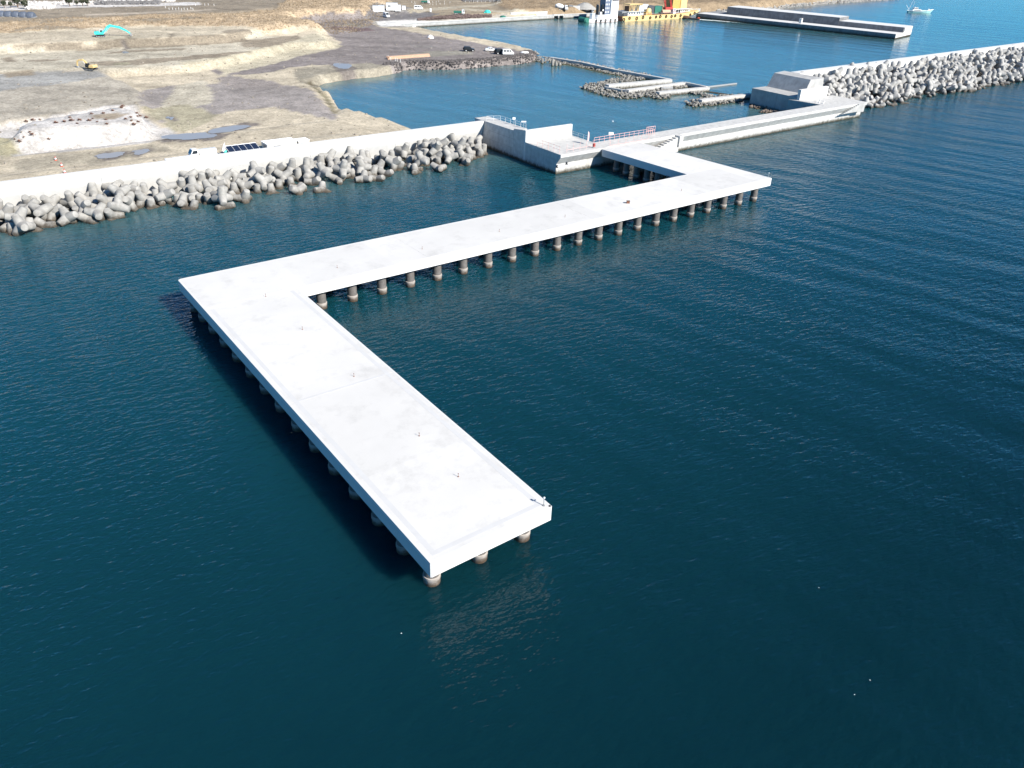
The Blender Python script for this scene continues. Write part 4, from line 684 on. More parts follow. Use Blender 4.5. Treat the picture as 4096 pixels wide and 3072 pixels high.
TET_F = '261.9,44.72,3.84,0.34,0.09,-0.22,0.91;262.64,37.11,-0.12,0.24,-0.07,0.59,0.77;262.94,51.06,6.53,0.6,-0.48,0.62,-0.18;263.87,47.53,5.74,0.29,-0.16,0.91,-0.25;264,41.43,2.56,0.49,-0.1,-0.86,-0.05;264.69,38.91,0.86,0.32,0.6,-0.69,0.24;264.96,39.74,3.78,0.9,0.02,0.08,-0.43;266.98,38.68,1.61,0.38,0.33,-0.13,0.85;267.07,33.91,-0.98,0.53,0.05,-0.14,-0.84;267.61,40.23,3.01,0.2,0.87,0.2,0.4;268.33,43.97,3.88,0,0.45,0.83,-0.33;268.55,49.77,6.42,0.91,0.08,0.09,-0.39;268.63,36.3,-0.53,0.35,0.3,0.68,0.57;269.05,37.21,1.41,0.45,-0.63,-0.62,0.15;269.26,41.67,2.37,0.54,-0.48,-0.45,-0.53;271.2,38.61,0.71,0.33,0.25,0.66,0.62;271.54,46.5,5.02,0.39,0.86,0.33,0.04;271.66,35,-1.21,0.35,0.27,0.64,0.63;272.26,41.34,2.84,0.03,0.43,0.77,-0.47;272.62,34.57,1.34,0.88,-0.16,0.44,-0.04;272.69,48.67,6.55,0.86,0.01,-0.13,-0.5;274.06,36.15,0.16,0.9,0.15,0.16,0.39;274.16,38.25,1.3,0.53,0.09,0.84,0.03;275.18,47.8,5.53,0.55,-0.47,-0.46,-0.51;275.21,40.83,1.8,0.72,-0.63,0.17,0.23;275.94,44.41,3.96,0.59,-0.53,0.61,-0.1;276.06,49.91,6.96,0.79,0.11,0.25,0.54;276.63,40.63,4.26,0.28,-0.15,-0.09,0.94;276.97,34.16,1.04,0.17,0.89,-0.38,-0.19;277.03,37.97,1.58,0.64,-0.68,-0.18,-0.3;277.14,46.11,7.09,0.4,-0.44,-0.17,0.79;277.22,35.39,-0.74,0.72,0.03,0.51,-0.47;278.23,41.02,2.65,0.2,0.73,0.65,0.11;278.71,50.77,6.72,0.19,-0.2,0.69,0.67;278.79,46.87,4.97,0.69,0.17,-0.18,0.68;279.08,37.59,0.46,0.46,-0.55,0.66,-0.23;279.73,33.61,0.72,0.23,0.61,0.6,0.47;280.38,35.59,-0.74,0.42,0.39,0.71,0.42;280.53,45.88,6.29,0.28,-0.29,-0.59,0.7;280.84,40.97,2.53,0.06,-0.86,-0.17,-0.48;281.92,39.07,1.33,0.58,-0.35,-0.71,-0.2;282.24,48.2,5.69,0.81,0.19,0.14,-0.53;282.34,32.8,-0.01,0.03,-0.69,-0.66,-0.29;282.74,50.66,6.94,0.4,-0.04,-0.89,0.22;282.8,44.61,4.06,0.02,-0.74,0.29,0.6;283.11,36.63,0.28,0.34,-0.04,0.35,0.87;283.67,34.6,2.13,0.03,0.21,0.81,0.55;283.96,38.72,2.94,0.73,0.32,-0.6,0.07;284.11,34.32,-0.39,0.86,-0.07,0.31,0.39;284.98,43.31,3.64,0.9,0.26,-0.35,0.04;285.82,39.53,1.23,0.59,-0.14,-0.71,-0.37;286.87,35.27,0.17,0.5,0.86,0.05,0.04;286.88,46.55,5.24,0.26,-0.8,0.3,-0.45;286.94,37.17,1.86,0.14,-0.87,-0.11,0.45;288.01,44.09,3.65,0.61,-0.34,0.71,-0.06;289.13,50.75,7.56,0.09,-0.23,-0.51,-0.83;289.54,33.98,-0.46,0.09,-0.24,-0.47,0.84;289.63,39.73,1.78,0.29,-0.57,0.73,-0.26;289.66,36.67,-0.38,0.67,0.16,0.19,-0.7;291.13,42.52,3.53,0.42,0.88,0.14,0.16;291.37,49.44,6.61,0.64,0.33,-0.67,0.2;291.8,46.93,5.16,0.26,-0.77,0.06,-0.58;292.11,39.38,1.57,0.5,-0.74,0.21,0.41;292.85,44.67,5.09,0.05,-0.19,0.57,-0.8;293.39,34.2,-1.43,0.26,-0.12,0.53,0.8;294.08,43.13,3.14,0.71,-0.49,0.5,0.04;294.6,40.08,1.66,0.27,0.01,-0.28,0.92;295.31,46.45,4.92,0.48,0.13,0.2,-0.84;295.65,35.44,-0.3,0.06,-0.2,-0.75,-0.63;296.28,42.91,3.83,0.22,0.84,0.38,-0.32;296.5,49.68,6.37,0.6,-0.02,-0.77,-0.21;296.73,38.56,1.62,0.42,-0.29,0.81,0.28;297.43,47.22,6.4,0.21,0.02,0.98,0.03;297.63,41.18,3.08,0.3,0.9,-0.03,0.3;298.52,35.82,0.01,0.86,-0.07,-0.2,-0.45;299.11,45.57,4.51,0.02,0.79,-0.43,0.44;300.25,50.36,7.27,0.81,-0.09,-0.25,-0.52;300.54,48.19,5.93,0.06,0.7,-0.33,-0.63;300.78,43.08,4.1,0.05,0.79,0.26,-0.55;300.89,35.67,0.8,0.58,-0.67,-0.45,-0.09;301.32,41.76,2.34,0.29,-0.77,0.01,-0.57;302.62,36.37,-0.69,0.59,0.12,-0.77,-0.22;302.86,44.92,4.56,0.03,-0.19,-0.6,0.77;303.71,50.91,6.85,0.35,-0.84,-0.06,0.42;303.83,38.15,1.03,0.14,0.11,0.53,-0.83;304.05,34.56,-0.33,0.26,0.37,0.05,-0.89;305.71,39.09,1.35,0.93,-0.26,0.26,0.06;306.05,49.69,6.95,0.6,-0.14,0.52,-0.59;306.08,32.52,-1.25,0.16,0.97,0.02,0.18;306.5,35.67,-0.95,0.23,-0.12,0.63,0.73;308.09,48.1,5.83,0.37,0.89,0.25,0.01;308.38,33.48,-1.54,0.26,0.87,0.4,-0.13;309.21,39.91,1.73,0.42,0.81,0.04,-0.41;309.59,37.32,-0.06,0.24,-0.78,0.08,-0.58;309.85,45.1,4.71,0.33,-0.68,0.59,-0.3;310.24,34.12,-0.25,0.61,0.32,-0.6,-0.4;311.4,42.47,3.05,0.36,-0.82,0.15,-0.42;312.1,35.2,-0.92,0.16,-0.82,-0.14,-0.53;312.16,39.3,1.71,0.53,-0.28,0.73,-0.32;312.43,49.66,6.43,0.08,-0.61,0.48,0.62;313.55,45.41,4.21,0.35,-0.73,-0.06,-0.59;314.04,47.22,6.82,0.87,0.11,-0.48,0.03;315.04,41.41,2.04,0.63,-0.29,0.71,-0.09;315.27,38.53,2.57,0.53,0.54,-0.49,-0.43;315.59,43.61,3.62,0.08,0.87,-0.32,0.36;315.62,49.14,6.06,0.41,0.11,0.13,-0.9;316.12,37.56,0.62,0.13,0.34,0.61,0.7;316.96,34.4,-1.04,0.42,-0,0.37,0.83;317.37,50.37,7.26,0.57,0.71,0.31,-0.27;317.97,44.35,4.47,0.14,0.83,0.53,-0.09;318.22,35.25,2.06,0.44,0.36,-0.23,0.79;318.84,37.78,1.25,0.5,-0.15,0.55,-0.65;318.94,35.83,-0.56,0.05,-0.79,0.21,0.58;319.94,51.1,7.76,0.91,-0.34,-0.23,-0.02;320.52,45.91,4.64,0.19,-0.48,-0.77,0.38;320.7,49.85,6.45,0.89,0.08,0.09,-0.44;321.12,39.1,1.06,0.77,-0.39,0.51,-0.01;321.27,40.3,2.85,0.52,-0.04,-0.85,0.05;321.39,33.87,0.25,0.2,-0.85,0.25,0.41;322.48,35.83,-0.33,0.54,-0.75,-0.03,-0.39;322.73,47,6.27,0.04,-0.48,-0.46,-0.74;324.65,42.12,2.58,0.5,-0.61,-0.47,0.39;324.74,46.24,5.27,0.26,0.13,0.69,-0.66;324.85,42.9,4.72,0.08,-0.7,-0.43,0.57;324.92,35.1,-0.94,0.43,0.31,-0.85,0.03;326.3,36.52,1.27,0.6,0.63,0,-0.49;326.33,44.17,6.25,0.24,-0.65,0.7,0.13;326.37,48.89,5.95,0.87,0.14,0.13,-0.45;326.64,38.71,1.21,0.33,-0.61,-0.2,-0.69;328.05,44.49,3.68,0.03,-0.34,-0.86,0.37;328.19,49.69,6.98,0.89,0.18,0.25,0.33;328.34,35.56,2.16,0.18,0.61,-0.05,0.77;328.39,35.51,-0.91,0.76,0.28,-0.25,0.53;328.7,32.82,-0.07,0.36,-0.87,-0.33,0.01;329.14,41.86,2.27,0.38,-0.02,0.89,-0.25;329.87,38.97,1.28,0.25,0.73,-0.57,-0.29;330.58,36.22,0.3,0.81,0.31,-0.5,0.05;330.66,49.56,6.22,0.07,-0.53,-0.72,0.45;332.41,37.84,0.79,0.29,0.44,-0.38,0.76;332.49,39.82,2.54,0.87,0.46,-0.18,0.04;332.69,42.65,2.89,0.22,0.04,-0.22,0.95;333.97,39.06,4.58,0.71,0.28,-0.64,-0.13;334.13,44.45,4.39,0.34,0.78,0.41,0.33;334.27,51.18,7.31,0.94,0.25,0.17,0.16;334.65,37.5,0.92,0.23,0.25,0.07,-0.94;335.5,36.15,-0.74,0.95,0.23,0.07,-0.22;335.71,41.31,2.47,0.45,-0.01,-0.76,-0.46;336.61,44.92,4.67,0.26,-0.77,0.21,0.54;336.73,32.46,-0.97,0.07,-0.86,-0.13,0.5;336.96,37.66,1.84,0.09,0.17,0.97,0.14;337.4,40.67,5.16,0.5,-0.85,0.17,0.06;338.19,44.21,6.25,0.68,0.07,0.41,-0.6;338.37,39.86,1.78,0.76,0.06,0.44,-0.47;338.5,34.36,-0.65,0.41,0.54,-0.43,-0.6;338.94,40.92,3.63,0.3,0.8,-0.1,0.51;339.22,44.7,4.08,0.33,-0.78,0.05,-0.53;339.3,50.83,7.44,0.48,-0.33,0.75,0.32;340.36,47.28,5.79,0.15,-0.64,0.21,-0.72;340.76,39.73,1.51,0.79,-0.53,-0.02,0.32;341.54,49.62,6.25,0.55,-0.7,-0.26,0.37;341.6,35.45,-1.07,0.19,-0.19,0.6,0.75;343.09,40.76,2.44,0.22,0.92,-0.24,0.24;343.27,36.77,0.09,0.1,-0.28,0.92,-0.24;343.49,37.83,2.02,0.15,0.29,-0.65,-0.68;343.74,49.34,6.69,0.49,-0.36,0.76,0.25;345.66,34.9,-1.38,0.7,0.16,-0.18,0.68;345.96,46.87,5.13,0.39,-0,0.9,-0.2;346.24,39.87,1.8,0.51,-0.37,-0.78,0.02;346.39,43.89,3.48,0.36,0.9,0.21,-0.14;346.46,48.68,7.4,0.66,0.28,0.66,0.2;346.47,37.48,0.15,0.39,-0.63,-0.3,-0.6;348.07,41.43,2.56,0.83,0.05,-0.1,-0.55;348.16,50.56,6.91,0.39,0.83,-0.39,-0.01;349.18,48.33,6.02,0.12,0.85,-0.36,0.36;349.18,35.34,-0.81,0.91,0.1,0.25,-0.31;350.12,41.64,3.57,0.2,0.6,0.76,-0.16;351.65,37.06,-0.26,0.15,-0.43,-0.8,0.39'
# ================================================================== TETRAPODS
def tetra_mesh(name, H, m):
    D = [Vector((0,0,1)),Vector((math.sqrt(8/9),0,-1/3)),Vector((-math.sqrt(2/9),math.sqrt(2/3),-1/3)),Vector((-math.sqrt(2/9),-math.sqrt(2/3),-1/3))]
    mb = MB()
    for d in D: mb.lathe([(.28*H,-.05*H),(.262*H,.12*H),(.186*H,.57*H),(.172*H,.605*H),(.145*H,.618*H)], (0,0,0), d, 16)
    o = mb.build(name, m, smooth=True); return o
def heap(data, H, m, labels, cat, group):
    first = None
    for t in data.split(';'):
        x, y, z, qw, qx, qy, qz = map(float, t.split(','))
        if first is None: first = tetra_mesh('tetrapod', H, m); o = first
        else: o = dup(first)
        o.rotation_mode = 'QUATERNION'; o.location = (x, y, z); o.rotation_quaternion = Quaternion((qw,qx,qy,qz)).normalized()
        tag(o, labels(x, y, z), cat, group)
heap(TET_L, 3.2, K['tetra'], lambda x,y,z: 'grey concrete tetrapod with a stained foot at the waterline of the heap below the seawall' if z < .3 else ('grey concrete tetrapod leaning against the foot of the white seawall' if y > 48.5 else 'grey concrete tetrapod in the middle of the heap below the seawall'), 'tetrapod', 'tetrapods heaped below the seawall')
heap(TET_R, 3.5, K['tetra_new'], lambda x,y,z: 'pale concrete tetrapod with a stained foot at the waterline of the right breakwater heap' if z < .6 else ('pale concrete tetrapod at the top of the heap against the breakwater crown wall' if z > 5 else 'pale concrete tetrapod on the slope of the right breakwater heap'), 'tetrapod', 'tetrapods heaped on the right breakwater')
# the far part of the right heap, beyond the three hundred nearest, is one mass
_src = bpy.data.objects['tetrapod'].data; _tv = np.array([v.co[:] for v in _src.vertices])*(3.5/3.2); _tf = [tuple(f.vertices) for f in _src.polygons]
mb = MB()
def pile_up(data, dx, dy):
    for t in data.split(';'):
        x, y, z, qw, qx, qy, qz = map(float, t.split(',')); m3 = np.array(Quaternion((qw,qx,qy,qz)).normalized().to_matrix())
        mb.add(_tv@m3.T+np.array([x+dx,y+dy,z]), _tf)
pile_up(TET_F, 0, 0); pile_up(TET_R, 151, 3.4); pile_up(TET_F, 151, 3.4)
struct(mb.build('tetrapod_heap', K['tetra_new'], smooth=True), 'stuff')
_tv = _tv*(3.2/3.5); mb = MB(); pile_up(TET_L, -107.5, 0); struct(mb.build('tetrapod_heap', K['tetra'], smooth=True), 'stuff')
# ================================================================== RAILINGS, signs on the landing block
def railing(name, pts, m, label, h=1.1, step=1.9, rails=(1.06,.55), r=.028):
    b0 = Vector(pts[0]); t = empty(name, b0, 0, label, 'railing'); P = [Vector(p)-b0 for p in pts]
    rl = MB()
    for a, b in zip(P, P[1:]):
        n = max(1, round((b-a).length/step))
        for i in range(n+(1 if b is P[-1] else 0)):
            p = a+(b-a)*(i/n); MB().tube(p, p+Vector((0,0,h)), r*1.15, n=6).build('post', m, t)
        for z in rails: rl.tube(a+Vector((0,0,z)), b+Vector((0,0,z)), r, n=5)
    rl.build('rail', m, t)
railing('railing', [(86.0,51.9,5.95),(88.9,50.4,6.0),(88.95,40.6,6.1)], K['white'], 'white steel railing along the back of the high shaded end of the landing block')
railing('railing', [(99.1,41.5,3.2),(99.1,36.8,3.2)], K['white'], 'short white railing behind the right end of the bright parapet wall', h=1.4)
railing('railing', [(98.8,35.6,4.4),(98.8,30.0,4.4)], K['galv'], 'pale grey railing along the rear edge of the landing block')
railing('scaffold_railing', [(86.1,34.6,4.4),(86.1,25.0,4.4)], K['pink'], 'thin faded red scaffold railing along the left edge of the landing block', h=1.5, rails=(1.4,.75), r=.03)
railing('scaffold_railing', [(88.0,24.9,4.4),(95.6,25.1,4.4)], K['pink'], 'thin faded red scaffold railing along the sea edge of the landing block', h=1.7, rails=(.5,), r=.028)
railing('scaffold_railing', [(98.6,28.0,4.4),(117.3,28.2,4.4)], K['pink'], 'long faded red scaffold railing along the rear edge of the causeway', h=1.25, step=1.5, rails=(1.2,.65), r=.035)
railing('scaffold_railing', [(100.2,24.5,4.4),(112.5,24.7,4.4)], K['pink'], 'thin faded red scaffold railing where the pier joins the causeway', h=1.3, step=2.6, rails=(.06,), r=.03)
railing('scaffold_gate', [(114.5,27.6,4.4),(117.3,27.6,4.4)], K['pink'], 'small faded red pipe gate at the far end of the causeway railing', h=1.9, step=.7, rails=(1.85,1.0), r=.045)
t = empty('life_ring_stand', (99.0,38.4,3.3), 0, 'white notice stand behind the right end of the parapet wall', 'notice stand'); MB().tube((0,0,0),(0,0,1.9),.05).build('post', K['galv'], t); MB().lathe([(.05,-.03),(.45,-.03),(.45,.03),(.05,.03)],(0,0,1.6),(.4,-.9,0),n=3).build('notice', K['white'], t)
t = empty('flag', at(2250+365*.2712, 420+585*.2712, 4.4), .4, 'tall red and white banner flag standing on the landing block', 'flag'); MB().tube((0,0,0),(0,0,2.9),.03).build('pole', K['galv'], t)
m = MB(); m.extrude([Vector((0.02,0,.7)),Vector((.62,0,.9)),Vector((.7,0,1.7)),Vector((.55,0,2.5)),Vector((.02,0,2.9))],(0,.015,0),(0,-.015,0)).build('banner', K['pink'], t)
t = empty('warning_box', at(2250+463*.2712, 420+632*.2712, 4.4), .2, 'bright red box on a stand beside the root of the pier', 'red box'); MB().bb(-.25,.25,-.2,.2,.25,.95).build('case', K['red'], t, bevel=.04); MB().bb(-.18,.18,-.213,-.2,.5,.8).build('panel', K['brownhull'], t); m = MB(); [m.tube((a,b,0),(a,b,.26),.04) for a in (-.2,.2) for b in (-.15,.15)]; m.build('stand', K['grey'], t)
def stand_sign(p, label, sz=(.7,.5), m_='white'):
    t = empty('notice_board', p, HEAD, label, 'notice board'); MB().tube((0,0,0),(0,0,1.6),.04).build('post', K['galv'], t); MB().box((0,-.05,1.45),(sz[0],.04,sz[1])).build('board', K[m_], t)
stand_sign((88.75,44.9,6.1), 'small white notice board on the middle of the white railing')
stand_sign((88.75,41.2,6.1), 'long thin white notice board at the front end of the white railing', (1.1,.3))
stand_sign((104.0,28.4,4.4), 'white notice board hung behind the long red scaffold railing', (1.1,.6))
for (px, py), where in (((2197,672),'nearest the corner'),((2236,659),'nearest the pier')):
    t = empty('bollard', Z_ if False else at(px+30, py-2, 4.41), 0, 'small black mooring bollard on the edge of the landing block '+where, 'bollard', 'bollards on the landing block')
    MB().lathe([(.22,0),(.17,.05),(.15,.3),(.24,.36),(.2,.46),(.05,.48)], n=12).build('post', K['black'], t, smooth=True); MB().lathe([(.34,0),(.34,.04)], n=12).build('base_plate', K['darkgrey'], t)
# ================================================================== VEHICLES
def wheels(t, xs, half, r=.33, wd=.22):
    w0 = MB().lathe([(r*.6,-wd/2),(r*.95,-wd/2),(r,-wd*.3),(r,wd*.3),(r*.95,wd/2),(r*.6,wd/2)],(0,0,0),(0,1,0),14).build('wheel', K['rubber'], t, smooth=True)
    MB().lathe([(r*.58,-wd*.53),(r*.5,-wd*.56),(r*.1,-wd*.50),(r*.1,wd*.50),(r*.5,wd*.56),(r*.58,wd*.53)],(0,0,0),(0,1,0),12).build('rim', K['galv'], w0)
    k = 0
    for x in xs:
        for s in (-1,1):
            o = w0 if k == 0 else dup(w0, t); o.location = (x, s*half, r); k += 1
def profile_body(prof, wd, m, t, name='body', bev=.06, taper=0):
    mb = MB(); mb.extrude([Vector((x,0,z)) for x, z in prof], (0,wd/2,0), (0,-wd/2,0)); return mb.build(name, m, t, bevel=bev, smooth=True)
def side_panes(t, quads, wd, m=None):
    for qd in quads:
        for s in (-1, 1):
            m_ = MB(); m_.extrude([Vector((x,0,z)) for x, z in qd], (0,s*(wd/2-.03),0), (0,s*(wd/2+.012),0)); m_.build('window', m or K['glass'], t)
def lamps(t, xf, xb, half, z):
    for s in (-1,1):
        MB().box((xf,s*half,z),(.06,.3,.14)).build('headlight', K['galv'], t); MB().box((xb,s*half,z),(.06,.22,.2)).build('tail_light', K['red'], t)
def van(p, rz, col, label, L=4.7, wd=1.75, h=2.05, panes=True, group='cars parked on the dark apron'):
    t = empty('van', p, rz, label, 'van', group)
    profile_body([(-L/2,.35),(-L/2,1.2),(-L/2+.1,h-.05),(-L/2+.3,h),(L/2-1.35,h),(L/2-.55,1.25),(L/2-.05,1.0),(L/2,.4),(L/2-.3,.28),(-L/2+.2,.28)], wd, col, t)
    if panes: side_panes(t, [[(L/2-1.75,1.2),(L/2-1.75,1.8),(L/2-1.4,1.82),(L/2-.95,1.2)],[(L/2-2.9,1.2),(L/2-2.9,1.8),(L/2-1.95,1.8),(L/2-1.95,1.2)],[(-L/2+.35,1.2),(-L/2+.35,1.8),(L/2-3.1,1.8),(L/2-3.1,1.2)]], wd)
    MB().add([(L/2-1.30,-wd*.42,h-.10),(L/2-1.30,wd*.42,h-.10),(L/2-.55,wd*.45,1.32),(L/2-.55,-wd*.45,1.32)],[(0,3,2,1)]).build('windscreen', K['glass'], t).location.x = .03
    MB().box((-L/2-.005,0,1.5),(.03,wd*.8,.55)).build('rear_window', K['glass'], t)
    wheels(t, (-L/2+.9, L/2-.85), wd/2-.1); lamps(t, L/2-.02, -L/2+.01, wd*.38, .82); MB().box((0,0,.34),(L+.08,wd*.96,.16)).build('bumper', K['darkgrey'], t)
    return t
def suv(p, rz, col, label, L=4.3, wd=1.78, h=1.8):
    t = empty('car', p, rz, label, 'car', 'cars parked on the dark apron')
    profile_body([(-L/2,.38),(-L/2,1.0),(-L/2+.15,1.05),(-L/2+.3,h-.06),(-L/2+.6,h),(.35,h),(1.05,1.08),(L/2-.1,.95),(L/2,.45),(L/2-.3,.32),(-L/2+.2,.32)], wd, col, t)
    side_panes(t, [[(-1.55,1.1),(-1.5,1.62),(-.65,1.66),(-.65,1.1)],[(-.5,1.1),(-.5,1.66),(.28,1.64),(.75,1.1)]], wd)
    MB().add([(.42,-wd*.42,h-.08),(.42,wd*.42,h-.08),(1.02,wd*.45,1.13),(1.02,-wd*.45,1.13)],[(0,3,2,1)]).build('windscreen', K['glass'], t).location.x = .03
    MB().box((-L/2+.12,0,1.42),(.05,wd*.75,.45)).build('rear_window', K['glass'], t)
    wheels(t, (-1.32,1.35), wd/2-.08, .37, .25); lamps(t, L/2-.03, -L/2+.01, wd*.38, .82)
    MB().lathe([(.1,-.1),(.36,-.1),(.36,.1),(.1,.1)],(-L/2-.12,.1,1.05),(1,0,0),14).build('spare_wheel', K['rubber'], t); MB().bb(-1.4,.2,-.6,.6,h+.01,h+.06).build('roof_rack', K['darkgrey'], t)
    return t
def sedan(p, rz, col, label, L=4.5, wd=1.72):
    t = empty('car', p, rz, label, 'car', 'cars parked on the dark apron')
    profile_body([(-L/2,.38),(-L/2,.85),(-L/2+.1,.95),(-1.35,1.0),(-.9,1.42),(.3,1.46),(1.0,.98),(L/2-.15,.84),(L/2,.45),(L/2-.3,.3),(-L/2+.2,.3)], wd, col, t)
    side_panes(t, [[(-1.1,1.02),(-.8,1.36),(-.25,1.38),(-.25,1.02)],[(-.12,1.02),(-.12,1.38),(.28,1.38),(.78,1.02)]], wd)
    MB().add([(.36,-wd*.4,1.42),(.36,wd*.4,1.42),(.98,wd*.44,1.03),(.98,-wd*.44,1.03)],[(0,3,2,1)]).build('windscreen', K['glass'], t).location.x = .03
    wheels(t, (-1.35,1.38), wd/2-.08, .32, .22); lamps(t, L/2-.03, -L/2+.01, wd*.38, .7); MB().box((0,0,.36),(L+.06,wd*.97,.14)).build('bumper', K['grey'], t)
    return t
zV = lambda x, y: ground(1800+x*.14467, 140+y*.14467, 2.4)
suv(zV(525,452), HEAD+.25, K['black'], 'black four wheel drive car with a rear spare wheel, parked alone on the left')
sedan(zV(1130,448), HEAD+.12, K['white'], 'low white saloon car parked near the stone edge')
suv(zV(1375,525), HEAD+.55, K['black'], 'dark off road car parked directly behind the white van', 4.2, 1.8, 1.95)
van(zV(1600,548), HEAD+.22, K['white'], 'white van with small side windows parked in front of the dark car', 4.4)
van(ground(1460+1185*.1808, 213*.1808, 4.5), HEAD+.1, K['white'], 'white van standing on the pale ground beside the site huts', 4.9, group='vans on the far ground')
# kei truck and site things behind the seawall
def small_truck(p, rz):
    t = empty('small_lorry', p, rz, 'small white lorry with a grey tarpaulin over its bed, parked behind the seawall', 'small lorry')
    profile_body([(.95,.5),(.95,1.95),(1.1,2.02),(2.0,2.02),(2.5,1.2),(2.6,.5)], 1.62, K['white'], t, 'cab')
    MB().bb(-2.6,.85,-.82,.82,.72,.86).build('bed', K['white'], t); MB().bb(-2.55,.8,-.80,.80,.862,1.35).build('bed_side', K['offwhite'], t)
    MB().add([(-2.62,-.8,1.36),(.86,-.8,1.36),(.86,.8,1.36),(-2.62,.8,1.36),(-2.62,-.45,1.78),(.86,-.45,1.78),(.86,.45,1.78),(-2.62,.45,1.78)],[(4,5,6,7),(0,1,5,4),(1,2,6,5),(2,3,7,6),(3,0,4,7)]).build('tarpaulin', K['galv'], t)
    MB().add([(2.06,-.72,1.95),(2.06,.72,1.95),(2.5,.76,1.26),(2.5,-.76,1.26)],[(0,3,2,1)]).build('windscreen', K['glass'], t).location.x = .03
    side_panes(t, [[(1.15,1.25),(1.15,1.85),(1.95,1.85),(2.3,1.25)]], 1.62); MB().box((.935,0,1.55),(.03,1.2,.5)).build('rear_window', K['glass'], t)
    wheels(t, (2.0,-1.7), .68, .3, .2); MB().bb(-2.5,2.4,-.4,.4,.35,.7).build('chassis', K['darkgrey'], t)
zg = height(21, 57.5)
small_truck(Vector((21.6,57.0,zg)), math.pi+.02)
t = empty('solar_trailer', (29.6,57.0,height(30,57)), .0, 'row of five dark solar panels on a white frame behind the seawall', 'solar panels')
zt = 5.35-t.location.z
for i in range(5):
    m = MB(); m.add([(-3.1+i*1.25,-1.15,zt-.25),(-3.1+i*1.25+1.2,-1.15,zt-.25),(-3.1+i*1.25+1.2,1.2,zt+.45),(-3.1+i*1.25,1.2,zt+.45)],[(0,1,2,3)]); m.add([(a,b,c-.05) for a,b,c in m.v],[(3,2,1,0)]); m.build('solar_panel', K['panel'], t)
fr = MB()
for i in range(6): fr.tube((-3.13+i*1.25,-1.18,zt-.24),(-3.13+i*1.25,1.22,zt+.47),.035,n=6)
fr.tube((-3.15,-1.18,zt-.23),(3.15,-1.18,zt-.23),.06); fr.tube((-3.15,1.22,zt+.47),(3.15,1.22,zt+.47),.05)
for x in (-3,0,3): fr.tube((x,-1.0,0),(x,-1.0,zt-.25),.05); fr.tube((x,1.1,0),(x,1.1,zt+.4),.05)
fr.build('frame', K['white'], t); MB().bb(-3.3,3.2,-.8,.9,.3,zt-.55).build('cabinet', K['offwhite'], t)
t = empty('wind_vane', (26.2,57.3,height(26,57)), .2, 'small white and turquoise wind generator beside the solar panels', 'wind generator'); zt = 4.9-t.location.z
MB().tube((0,0,0),(0,0,zt),.06).build('mast', K['white'], t)
MB().lathe([(.05,-.4),(.28,-.3),(.3,.2),(.1,.45)],(0,0,zt+.1),(1,-.3,0),12).build('housing', K['turq'], t, smooth=True)
m = MB(); m.extrude([Vector((-.6,0,zt+.2)),Vector((-.05,0,zt+.1)),Vector((.05,0,zt+1.9)),Vector((-.35,0,zt+1.3)),Vector((-.6,0,zt+.7))],(0,.02,0),(0,-.02,0)).build('blade', K['white'], t)
def hut(p, rz, L, wd, h, label, group=None, dark='grey', ribs=5, cat='site hut', win=False):
    t = empty('site_hut', p, rz, label, cat, group)
    MB().bb(-L/2,L/2,-wd/2,wd/2,.1,h).build('wall', K['offwhite'], t)
    m = MB(); m.bb(-L/2-.1,L/2+.1,-wd/2-.12,wd/2+.12,h,h+.10)
    for i in range(ribs): y = -wd/2+wd*(i+.5)/ribs; m.bb(-L/2-.1,L/2+.1,y-.03,y+.03,h+.1,h+.15)
    m.build('roof', K['white'], t); MB().bb(-L/2-.012,-L/2,-wd*.28,wd*.2,.15,h*.85).build('door', K[dark], t)
    f = MB().bb(-L*.30,-L*.05,-wd/2-.02,-wd/2,h*.5,h*.82).build('window', K['glass'] if win else K['grey'], t)
    MB().bb(-L/2,L/2,-wd/2+.1,wd/2-.1,-.4,.1).build('footing', K['grey'], t)
hut(Vector((37.4,57.4,3.75)), .0, 6.3, 3.2, 1.95, 'long low white roofed site hut behind the seawall, next to the solar panels', ribs=4)
hut(Vector((42.2,57.0,3.65)), .0, 2.4, 2.2, 1.9, 'small white roofed hut behind the seawall, right of the long hut', ribs=3)
for i, (x, l) in enumerate(((15.2,'leftmost'),(17.0,'middle'),(18.6,'rightmost'))):
    o = MB().bb(-.85,.85,-.7,.7,0,5.15-3.4+.05*i).bb(-.9,.9,-.75,.75,5.15-3.4+.05*i,5.22-3.4+.05*i).build('storage_box', K['white'], None, loc=(x,56.2-.1*i,3.4)); tag(o, 'white storage box behind the seawall, '+l+' of the three beside the small lorry', 'storage box', 'white storage boxes behind the seawall')
# cones
def cone(p, label, group):
    t = empty('traffic_cone', p, 0, label, 'traffic cone', group)
    MB().lathe([(.19,.05),(.045,.72),(.03,.74)], n=12).build('cone_body', K['red'], t, smooth=True); MB().box((0,0,.025),(.42,.42,.05)).build('base', K['orange'], t); MB().lathe([(.165,.2),(.115,.46)], (0,0,0), n=12).build('reflective_band', K['white'], t); return t
for (x, y), l in (((450,525),'farthest from the seawall of the three'),((498,575),'in the middle of the three'),((522,628),'closest to the seawall of the three')):
    c_ = cone(ground(x*.4973, 380+y*.4973, 3.6), 'red and white traffic cone on the sand, '+l, 'cones on the sand behind the seawall'); c_.scale = (1.05,)*3
